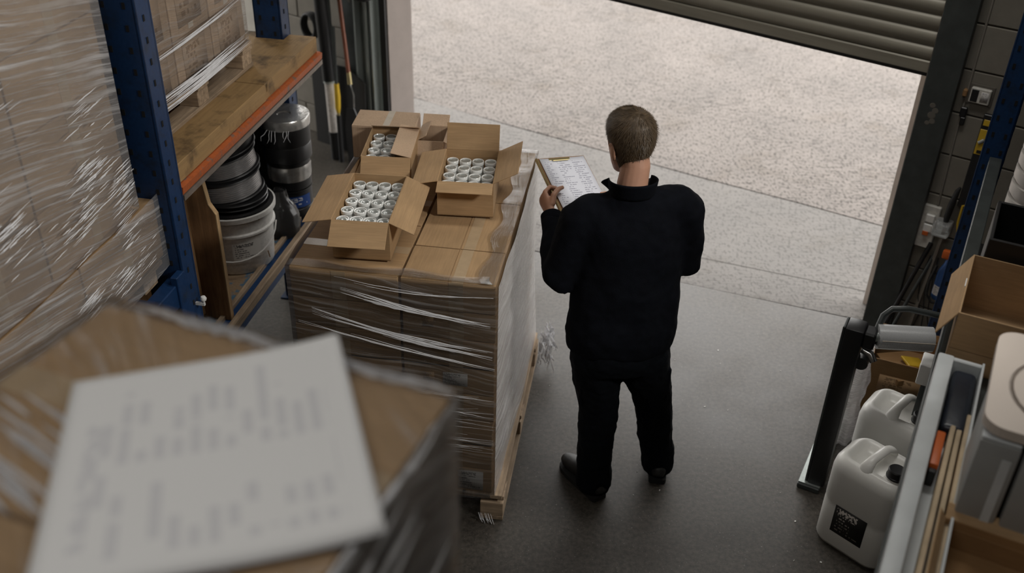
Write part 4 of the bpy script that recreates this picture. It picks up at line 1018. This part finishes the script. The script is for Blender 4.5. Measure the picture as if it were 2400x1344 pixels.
mb = MB(); rnd = random.Random(33)
for i in range(26):          # rolled rim of film along the top edges
    y0 = rnd.uniform(-.74, -.3); y1 = y0+rnd.uniform(.1, .4)
    strand(mb, [(.006+rnd.uniform(-.003, .004), min(0, y0+(y1-y0)*q/6), .503+rnd.uniform(-.012, .004)) for q in range(7)], [.0008, .003, .004, .005, .004, .003, .0008], (.7, 0, .7))
for i in range(22):
    x0 = rnd.uniform(-.54, -.2); x1 = x0+rnd.uniform(.1, .3)
    strand(mb, [(min(0, x0+(x1-x0)*q/6), .004+rnd.uniform(-.016, .003), .506+rnd.uniform(-.003, .003)) for q in range(7)], [.0008, .002, .003, .003, .003, .002, .0008], (0, .5, .8))
for i in range(40):  # glare strips on the top film, put in as white strands
    x0, y0 = (rnd.uniform(-.52, -.40), rnd.uniform(-.35, -.2)) if i < 26 else (rnd.uniform(-.3, -.1), rnd.uniform(-.45, -.33))
    L = rnd.uniform(.05, .16)
    strand(mb, [(x0+L*q/5, y0-L*.28*q/5, .5075) for q in range(6)], [.0006, .003, .004, .004, .003, .0006], (.2, .9, .3))
for i in range(40):          # slanting streaks down the side
    z0 = rnd.uniform(.05, .49); y0 = rnd.uniform(-.5, -.02); L = rnd.uniform(.1, .25)
    strand(mb, [(.012, y0-L*q/5, z0-.25*L*q/5) for q in range(6)], [.0006, .003, .005, .005, .003, .0006], (1, 0, 0))
mb.obj('film_fold', 'fold', w4)
# paper sheets
ps = emp('paper_sheets', (0, 0, GT+.012), 0, 'stack of printed white sheets lying on the foreground carton stack', 'paper')
PA, PB, PC, PE = Vector((-.541, .968)), Vector((-.2315, 1.074)), Vector((-.1265, .7375)), Vector((-.46, .63))
def psurf(lift, ofs):
    def f(u, v):
        p = (PA*(1-u)+PB*u)*v + (PE*(1-u)+PC*u)*(1-v)
        z = lift + .010*max(0, (u-.55)/.45)**2*(.3+.7*v) + .004*math.sin(u*5+1)*(1-v) + .006*max(0, (.12-u)/.12)**2*0
        return (p.x+ofs, p.y-ofs*.6, z), (v, 1-u)
    return f
grid('printed_sheet', 24, 20, psurf(.006, 0), 'paper', ps, thick=.0006)
grid('under_sheet', 16, 14, psurf(.003, .003), 'paperplain', ps, thick=.004)
grid('backing_sheet', 16, 14, psurf(-.001, -.002), 'paperplain', ps, thick=.002)

# ================================================================== PERSON
def voxel(name, mb, voxel_size, mat, parent, smooth_it=6, disp=None):
    me = mb.mesh(name); o = link(name, me, MT[mat]); 
    rm = o.modifiers.new('r', 'REMESH'); rm.mode = 'VOXEL'; rm.voxel_size = voxel_size; rm.use_smooth_shade = True
    s_ = o.modifiers.new('s', 'SMOOTH'); s_.iterations = smooth_it; s_.factor = .5
    if disp:
        for sc, st_ in disp:
            tx = bpy.data.textures.new(name+'_fold', 'CLOUDS'); tx.noise_scale = sc; tx.noise_depth = 2
            d = o.modifiers.new('d', 'DISPLACE'); d.texture = tx; d.strength = st_; d.mid_level = .5; d.texture_coords = 'LOCAL'
    dg = bpy.context.evaluated_depsgraph_get(); nm = bpy.data.meshes.new_from_object(o.evaluated_get(dg))
    bpy.data.objects.remove(o); nm.name = name
    nm.polygons.foreach_set('use_smooth', [True]*len(nm.polygons))
    nm.materials.clear()
    return link(name, nm, MT[mat], parent)
man = emp('person', (0, 0, 0), 0, 'person in dark navy fleece and trousers seen from behind, holding a clipboard', 'person')
fw = Vector((-.208, .978, 0)); rt = Vector((.978, .208, 0))
V = Vector
def ell(mb, c, rx, ry, rz, rot=None):
    g = bmesh.ops.create_uvsphere(mb.b, u_segments=18, v_segments=12, radius=1)
    m = Matrix.Translation(c) @ (rot.to_4x4() if rot else Matrix()) @ Matrix.Diagonal((rx, ry, rz, 1)); bmesh.ops.transform(mb.b, matrix=m, verts=g['verts'])
HC = V((.432, 3.470, 1.632)); HM = Matrix.Translation(HC) @ Matrix.Rotation(R(26), 4, 'Z') @ Matrix.Rotation(R(-9), 4, 'X') @ Matrix.Rotation(R(-4), 4, 'Y') @ Matrix.Scale(1.06, 4)
HEAD = [(-.118, .026, .022, .062), (-.102, .044, .040, .048), (-.072, .058, .068, .026), (-.035, .068, .085, .008), (0, .0745, .095, 0), (.04, .0785, .1, -.005), (.072, .073, .092, -.008), (.098, .055, .07, -.008), (.114, .030, .04, -.008), (.121, .008, .01, -.008)]
def head_ring(mb, rings, grow=0, seg=36):
    rr = []
    for (z, rx, ry, cy) in rings:
        rr.append([mb.b.verts.new(HM @ V(((rx+grow)*math.cos(2*PI*k/seg), cy+(ry+grow)*math.sin(2*PI*k/seg), z+(grow if z > .1 else 0)))) for k in range(seg)])
    for a, b in zip(rr, rr[1:]):
        for k in range(seg): mb.b.faces.new((a[k], a[(k+1) % seg], b[(k+1) % seg], b[k]))
    mb.b.faces.new(rr[0][::-1]); mb.b.faces.new(rr[-1])
LS, LE, LWr = V((.268, 3.395, 1.352)), V((.190, 3.35, 1.115)), V((.170, 3.60, 1.215))
RS, RE, RW = V((.655, 3.445, 1.385)), V((.700, 3.50, 1.115)), V((.475, 3.70, 1.165))
# clipboard frame
BT = V((.087, 3.92, 1.344)); bu = V((.9211, .3818, -.0768)).normalized(); bup = V((-.343, .8787, .3321)); bup = (bup-bu*bup.dot(bu)).normalized(); bn = bu.cross(bup)
body = MB()
head_ring(body, HEAD)
HF = lambda x, y, z: HM @ V((x, y, z))
body.tube([HF(0, -.022, -.02), HF(0, -.03, -.075), V((.448, 3.42, 1.49)), V((.452, 3.40, 1.42))], [.055, .056, .060, .062], 18)
body.tube([HF(0, .09, .012), HF(0, .112, -.028), HF(0, .096, -.04)], [.010, .015, .010], 10)      # nose
body.tube([HF(-.045, .083, .028), HF(0, .098, .026), HF(.045, .083, .028)], .010, 8)               # brow
ell(body, HF(0, .085, -.078), .026, .014, .016, HM.to_3x3().normalized())
for s_ in (-1, 1):
    er = HM.to_3x3().normalized() @ Matrix.Rotation(R(s_*22), 3, 'Z')
    ell(body, HF(s_*.079, -.008, -.012), .008, .021, .033, er)
    pts = []
    for k in range(11):
        a = R(-100+k*25); pts.append(HF(s_*(.083+.003*math.sin(a)), -.010-.019*math.cos(a)*1.0, -.010+.031*math.sin(a)))
    body.tube(pts, [.0045]*10+[.003], 8)
# inner torso, arms, legs
body.tube([V((.45, 3.415, 1.43)), V((.455, 3.415, 1.30)), V((.455, 3.37, 1.0)), V((.455, 3.35, .80))], 1, 20, True, (rt, [(.10, .06), (.15, .08), (.15, .09), (.15, .09)]))
def hand(mb, W_, d, n, t, curl, thumb_curl=30, sc=1.0):
    """W_: wrist, d: to knuckles, n: back of hand, t: thumb side"""
    d, n, t = d.normalized(), n.normalized(), t.normalized()
    P = W_ + d*.05*sc
    rot = Matrix((t, d, n)).transposed()
    g = bmesh.ops.create_cube(mb.b, size=1); bmesh.ops.subdivide_edges(mb.b, edges=list({e for v in g['verts'] for e in v.link_edges}), cuts=1)
    # palm: tapered tube from wrist to knuckle line
    bmesh.ops.delete(mb.b, geom=[v for v in mb.b.verts if v.is_valid and (v.co.length < .9)], context='VERTS')
    mb.tube([W_-d*.03*sc, W_, W_+d*.035*sc, W_+d*.075*sc, W_+d*.092*sc], 1, 14, True, (t, [(.027*sc, .020*sc), (.028*sc, .019*sc), (.037*sc, .017*sc), (.041*sc, .015*sc), (.036*sc, .011*sc)]))
    for k, (off, L, r) in enumerate(((.030, .95, .0092), (.0105, 1.05, .0095), (-.0095, 1.0, .0092), (-.029, .8, .0082))):
        p = W_ + d*.085*sc + t*off*sc - n*.001; a = 0; pts = [p - d*.02*sc]; pts.append(p)
        for q, (l, c) in enumerate(zip((.044, .027, .022), curl)):
            a += c; p = p + (d*math.cos(R(a)) - n*math.sin(R(a)))*l*L*sc; pts.append(p)
        mb.tube(pts, [r*1.05*sc, r*1.08*sc, r*sc, r*.92*sc, r*.75*sc], 10)
    p = W_ + d*.022*sc + t*.026*sc - n*.006*sc
    q1 = p + (t*.62 + d*.68 - n*.35).normalized()*.042*sc
    q2 = q1 + (t*.15 + d*.55 - n*(.45+thumb_curl/90)).normalized()*.034*sc
    q3 = q2 + (d*.35 - n*1.0).normalized()*.026*sc
    mb.tube([p, q1, q2, q3], [.0145*sc, .0125*sc, .011*sc, .008*sc], 10)
Lh = BT + bu*.0 - bup*.245                     # point on the left edge of the board
lw = Lh - bu*.030 - bn*.030 - bup*.052
hand(body, lw, bup*.96 - bu*.08 + bn*.1, -bu*.9+bn*.05, bn, (52, 58, 40), 25, 1.05)
Rh = BT + bu*.23 - bup*.30
rw_ = Rh + bu*.030 - bn*.030 - bup*.05
hand(body, rw_, bup*.9 + bu*.1, bu, bn, (55, 60, 40), 25, 1.05)
def arm(mb, S_, E_, W_, r): mb.tube([S_, S_.lerp(E_, .5), E_, E_.lerp(W_, .45), W_], r, 14)
arm(body, LS, LE, lw, [.055, .05, .04, .04, .027]); arm(body, RS, RE, rw_, [.055, .05, .04, .04, .027])
LH, LK, LA = V((.362, 3.335, .78)), V((.388, 3.335, .45)), V((.392, 3.30, .09))
RHp, RK_, RA = V((.552, 3.355, .78)), V((.636, 3.405, .43)), V((.692, 3.425, .085))
body.tube([LH, LK, LA, LA-V((0, 0, .04))], [.085, .055, .042, .045], 14); body.tube([RHp, RK_, RA, RA-V((0, 0, .04))], [.085, .055, .042, .045], 14)
for A_, toe in ((LA, V((.275, 3.455, .045))), (RA, V((.715, 3.60, .045)))): body.tube([A_+V((0, 0, -.03)), A_.lerp(toe, .5)+V((0, 0, -.025)), A_.lerp(toe, .85)], [.028, .020, .014], 12)
voxel('body', body, .0042, 'skin', man, 5)
for s_ in (-1, 1):
    e = MB(); ell(e, HF(s_*.033, .079, .006), .0125, .0125, .0125); e.obj('eye', 'eye', man, 60)
    e = MB(); ell(e, HF(s_*.033, .0895, .004), .005, .003, .005); e.obj('iris', 'iris', man, 60)
MB().tube([HF(-.024, .084, -.066), HF(0, .096, -.064), HF(.024, .084, -.066)], [.003, .0065, .003], 8).obj('mouth', 'lips', man, 60)
# hair: cap plus short strands running round the crown
hair = MB(); seg = 64; rows_ = 26
def headpt(a, z, grow):
    for i in range(len(HEAD)-1):
        if HEAD[i][0] <= z <= HEAD[i+1][0]:
            t = (z-HEAD[i][0])/(HEAD[i+1][0]-HEAD[i][0]); t2 = t
            rx, ry, cy = (HEAD[i][j]+(HEAD[i+1][j]-HEAD[i][j])*t2 for j in (1, 2, 3)); break
    else: rx, ry, cy = HEAD[-1][1:]
    return V(((rx+grow)*math.cos(a), cy+(ry+grow)*math.sin(a), z+grow*max(0, z/.12)))
def hairline(a):
    s_ = math.sin(a)          # +1 front, -1 back
    if s_ < 0: return -.012 - .096*min(1, (-s_)*1.6)
    return -.012 + .085*min(1, s_*1.5)
gridv = []
for j in range(rows_+1):
    row = []
    for k in range(seg):
        a = 2*PI*k/seg; z0 = hairline(a); t = j/rows_; z = z0+(.121-z0)*math.sin(t*PI/2)
        row.append(hair.b.verts.new(HM @ headpt(a, z, .0015+.0085*min(1, t*3.2))))
    gridv.append(row)
for j in range(rows_):
    for k in range(seg): hair.b.faces.new((gridv[j][k], gridv[j][(k+1) % seg], gridv[j+1][(k+1) % seg], gridv[j+1][k]))
hair.b.faces.new(gridv[-1])
rr = random.Random(2); HMr = HM.to_3x3()
crown = V((.012, -.052, .112))
for i in range(9000):
    a = rr.uniform(0, 2*PI); z0 = hairline(a); t = rr.random()**.8; z = z0+(.1205-z0)*math.sin(t*PI/2)
    g_ = .0008+.0085*min(1, t*3.2); p = headpt(a, z, g_); nrm = V((p.x/.0062, (p.y)/.0095, max(0, p.z)/.0100)).normalized()
    dr = (p-crown); dr = (dr - nrm*dr.dot(nrm)); dr = dr.normalized() if dr.length > 1e-6 else V((0, -1, 0))
    sw_ = nrm.cross(dr); dr = (dr + sw_*.55*math.exp(-((p-crown).length/.06)) + V((rr.uniform(-1, 1), rr.uniform(-1, 1), rr.uniform(-1, 1)))*.22).normalized()
    L = (.016 if t > .35 else .009)*rr.uniform(.6, 1.3); w = .0007*rr.uniform(.7, 1.4); sd = nrm.cross(dr).normalized()
    tip = p + dr*L + nrm*L*.28
    A_, B_ = HM @ (p+sd*w), HM @ (p-sd*w); M_, T_ = HM @ (p+dr*L*.5+nrm*L*.24+sd*w*.2), HM @ tip
    hair.b.faces.new([hair.b.verts.new(q) for q in (A_, B_, T_)])
hair.obj('hair', 'hair', man, 60)
# jacket
jk = MB()
def ringtube(mb, rows, seg=26): mb.tube([V(r[0]) for r in rows], 1, seg, True, (rt, [(r[1], r[2]) for r in rows]))
ringtube(jk, [((.449, 3.405, 1.475), .075, .07), ((.450, 3.405, 1.452), .105, .078), ((.452, 3.405, 1.425), .165, .09), ((.456, 3.405, 1.385), .205, .108), ((.458, 3.40, 1.32), .222, .125), ((.457, 3.39, 1.2), .222, .135), ((.456, 3.375, 1.05), .226, .138), ((.455, 3.36, .93), .232, .145), ((.452, 3.345, .85), .236, .15), ((.451, 3.34, .80), .228, .145), ((.451, 3.34, .785), .220, .138)])
def sleeve(mb, S_, E_, W_, r):
    c = S_ + (S_-E_).normalized()*.02
    mid = S_.lerp(E_, .55); m2 = E_.lerp(W_, .3); m3 = E_.lerp(W_, .75)
    bend = (E_-S_.lerp(W_, .5)).normalized()*.015
    mb.tube([c, S_, mid, E_+bend, m2, m3, W_], r, 18)
lcuff = lw - (lw-LE).normalized()*.025; rcuff = rw_ - (rw_-RE).normalized()*.02
sleeve(jk, LS, LE, lcuff, [.06, .088, .084, .076, .068, .056, .044]); sleeve(jk, RS, RE, rcuff, [.06, .088, .082, .070, .064, .054, .044])
jk.tube([LS+V((-.068, -.004, -.045)), LS+V((-.036, -.002, -.016)), LS+V((0, 0, .004)), V((.37, 3.40, 1.378)), V((.44, 3.405, 1.39))], [.03, .062, .082, .076, .06], 16); jk.tube([RS+V((.068, .014, -.045)), RS+V((.036, .007, -.016)), RS+V((0, 0, .004)), V((.54, 3.42, 1.395)), V((.46, 3.41, 1.39))], [.03, .062, .082, .076, .06], 16)
voxel('fleece_jacket', jk, .009, 'fleece', man, 22, [(.11, .022), (.03, .003)])
# collar: standing band open at the throat, tips splayed
def collar(u, v):
    a = R(-90-158+316*u)          # -90 = nape
    x, y = math.cos(a), math.sin(a); e = abs(u-.5)*2
    r = .082+.008*v+.016*max(0, e-.75)/.25*v*2
    tipl = max(0, (e-.72)/.28)
    p = V((.449, 3.41, 1.448)) + rt*x*r*1.04 + fw*(y*r*.98) + V((0, 0, .064*v*(1-.25*tipl) - .012*y - .02*tipl))
    if v > .3: p += (rt*x*.075 + fw*.0 + V((0, 0, -.022)))*tipl*v
    return p[:], (u, v)
grid('collar', 44, 6, collar, 'fleece', man, thick=.006)
for W_, E__, nm in ((lcuff, LE, 'cuff'), (rcuff, RE, 'cuff')):
    d_ = (W_-E__).normalized(); MB().tube([W_-d_*.028, W_-d_*.02, W_+d_*.012, W_+d_*.016], [.044, .047, .046, .040], 20).obj('cuff', 'fleece', man, 50)
# trousers
tz = MB()
ringtube(tz, [((.453, 3.345, .90), .195, .125), ((.453, 3.34, .82), .208, .135), ((.455, 3.335, .75), .212, .135), ((.457, 3.335, .70), .205, .12)])
tz.tube([V((.36, 3.335, .76)), V((.366, 3.33, .66)), LK.lerp(LH, .3)+V((-.002, 0, 0)), LK, V((.388, 3.322, .25)), V((.392, 3.305, .12)), V((.394, 3.30, .045)), V((.394, 3.30, .03))], [.112, .108, .094, .086, .080, .079, .078, .072], 22)
tz.tube([V((.552, 3.35, .76)), V((.568, 3.357, .66)), RK_.lerp(RHp, .3), RK_, V((.662, 3.418, .25)), V((.688, 3.425, .12)), V((.694, 3.428, .045)), V((.694, 3.428, .03))], [.112, .107, .092, .083, .078, .074, .072, .066], 22)
voxel('trousers', tz, .008, 'trouser', man, 6, [(.07, .018), (.025, .006)])
for c_, n_ in ((V((.652, 3.375, .60)), V((.95, .2, 0))), (V((.303, 3.33, .60)), V((-.95, -.1, 0)))):
    n_ = n_.normalized(); rot = Matrix((n_, V((0, 0, 1)).cross(n_), V((0, 0, 1)))).transposed()
    MB().box(c_, (.03, .13, .17), rot, .010, 2).obj('cargo_pocket', 'trouser', man, 50)
# shoes
def shoe(heel, toe, nm):
    d_ = (toe-heel); L = d_.length; d_.normalize(); sd = V((d_.y, -d_.x, 0))
    m = MB(); st_ = [(0, .026, .026, .03), (.04, .034, .034, .045), (.25, .036, .042, .062), (.45, .040, .045, .062), (.68, .046, .034, .045), (.86, .042, .028, .036), (.97, .028, .022, .028), (1.0, .010, .012, .02)]
    m.tube([heel+d_*L*t+V((0, 0, .018+zc)) for t, w, h, zc in st_], 1, 18, True, (sd, [(w, h) for t, w, h, zc in st_]))
    voxel('shoe', m, .006, 'shoe', man, 4)
    out = []
    for t, w, h, zc in st_: out.append((heel+d_*L*t + sd*(w+.005)))
    for t, w, h, zc in st_[::-1]: out.append((heel+d_*L*t - sd*(w+.005)))
    MB().prism([(p.x, p.y) for p in out], 2, .001, .026).obj('shoe_sole', 'sole', man)
    l = MB()
    for t in (.44, .52, .60): l.tube([heel+d_*L*t+sd*.026+V((0, 0, .112-.10*(t-.40))), heel+d_*L*t+V((0, 0, .125-.13*(t-.40))), heel+d_*L*t-sd*.026+V((0, 0, .112-.10*(t-.40)))], .003, 6)
    l.obj('laces', 'rubber', man, 50)
shoe(V((.422, 3.235, 0)), V((.268, 3.468, 0)), 'l'); shoe(V((.688, 3.35, 0)), V((.718, 3.63, 0)), 'r')
# clipboard and sheet
CM = Matrix((bu, bup, bn)).transposed().to_4x4(); CM.translation = BT - bup*.326
cbd = emp('clipboard', (0, 0, 0), 0, 'brown clipboard with metal clip held by the person', 'clipboard'); cbd.matrix_world = CM
box('board', (.115, .163, -.003), (.23, .326, .004), 'board', cbd, .001); box('board_edge', (.001, .163, -.005), (.005, .326, .014), 'brass', cbd)
MB().box((.105, .300, .007), (.075, .006, .006), None, .002).obj('clip', 'brass', cbd); box('clip_base', (.105, .312, .001), (.10, .012, .004), 'brass', cbd, .001)
pas = emp('paper_sheet', (0, 0, 0), 0, 'printed white sheet clipped to the clipboard', 'paper'); pas.matrix_world = CM
grid('sheet', 8, 10, lambda u, v: ((.012+.212*u, .006+.312*v, .0012+.006*(2*u-1)**4*(.4)+.004*(1-v)**2), (u, v)), 'paperclip', pas, thick=.0008)

# crumbs and scraps on the warehouse floor
db = MB(); rr = random.Random(77)
for i in range(36):
    x, y = rr.uniform(-.3, 1.6), rr.uniform(2.2, 4.4); a_ = rr.uniform(0, 3); L = rr.uniform(.003, .009)
    db.box((x, y, .0012), (L, L*rr.uniform(.2, .8), .002), Matrix.Rotation(a_, 3, 'Z'))
for i in range(16):
    x, y = .78+rr.gauss(0, .05), 2.72+rr.gauss(0, .03); db.box((x, y, .0012), (rr.uniform(.004, .02), .002, .002), Matrix.Rotation(rr.uniform(0, 3), 3, 'Z'))
o = db.obj('floor_crumbs', 'hdpe'); tag(o, 'pale crumbs and film scraps scattered on the dark floor', 'debris', None, 'stuff')
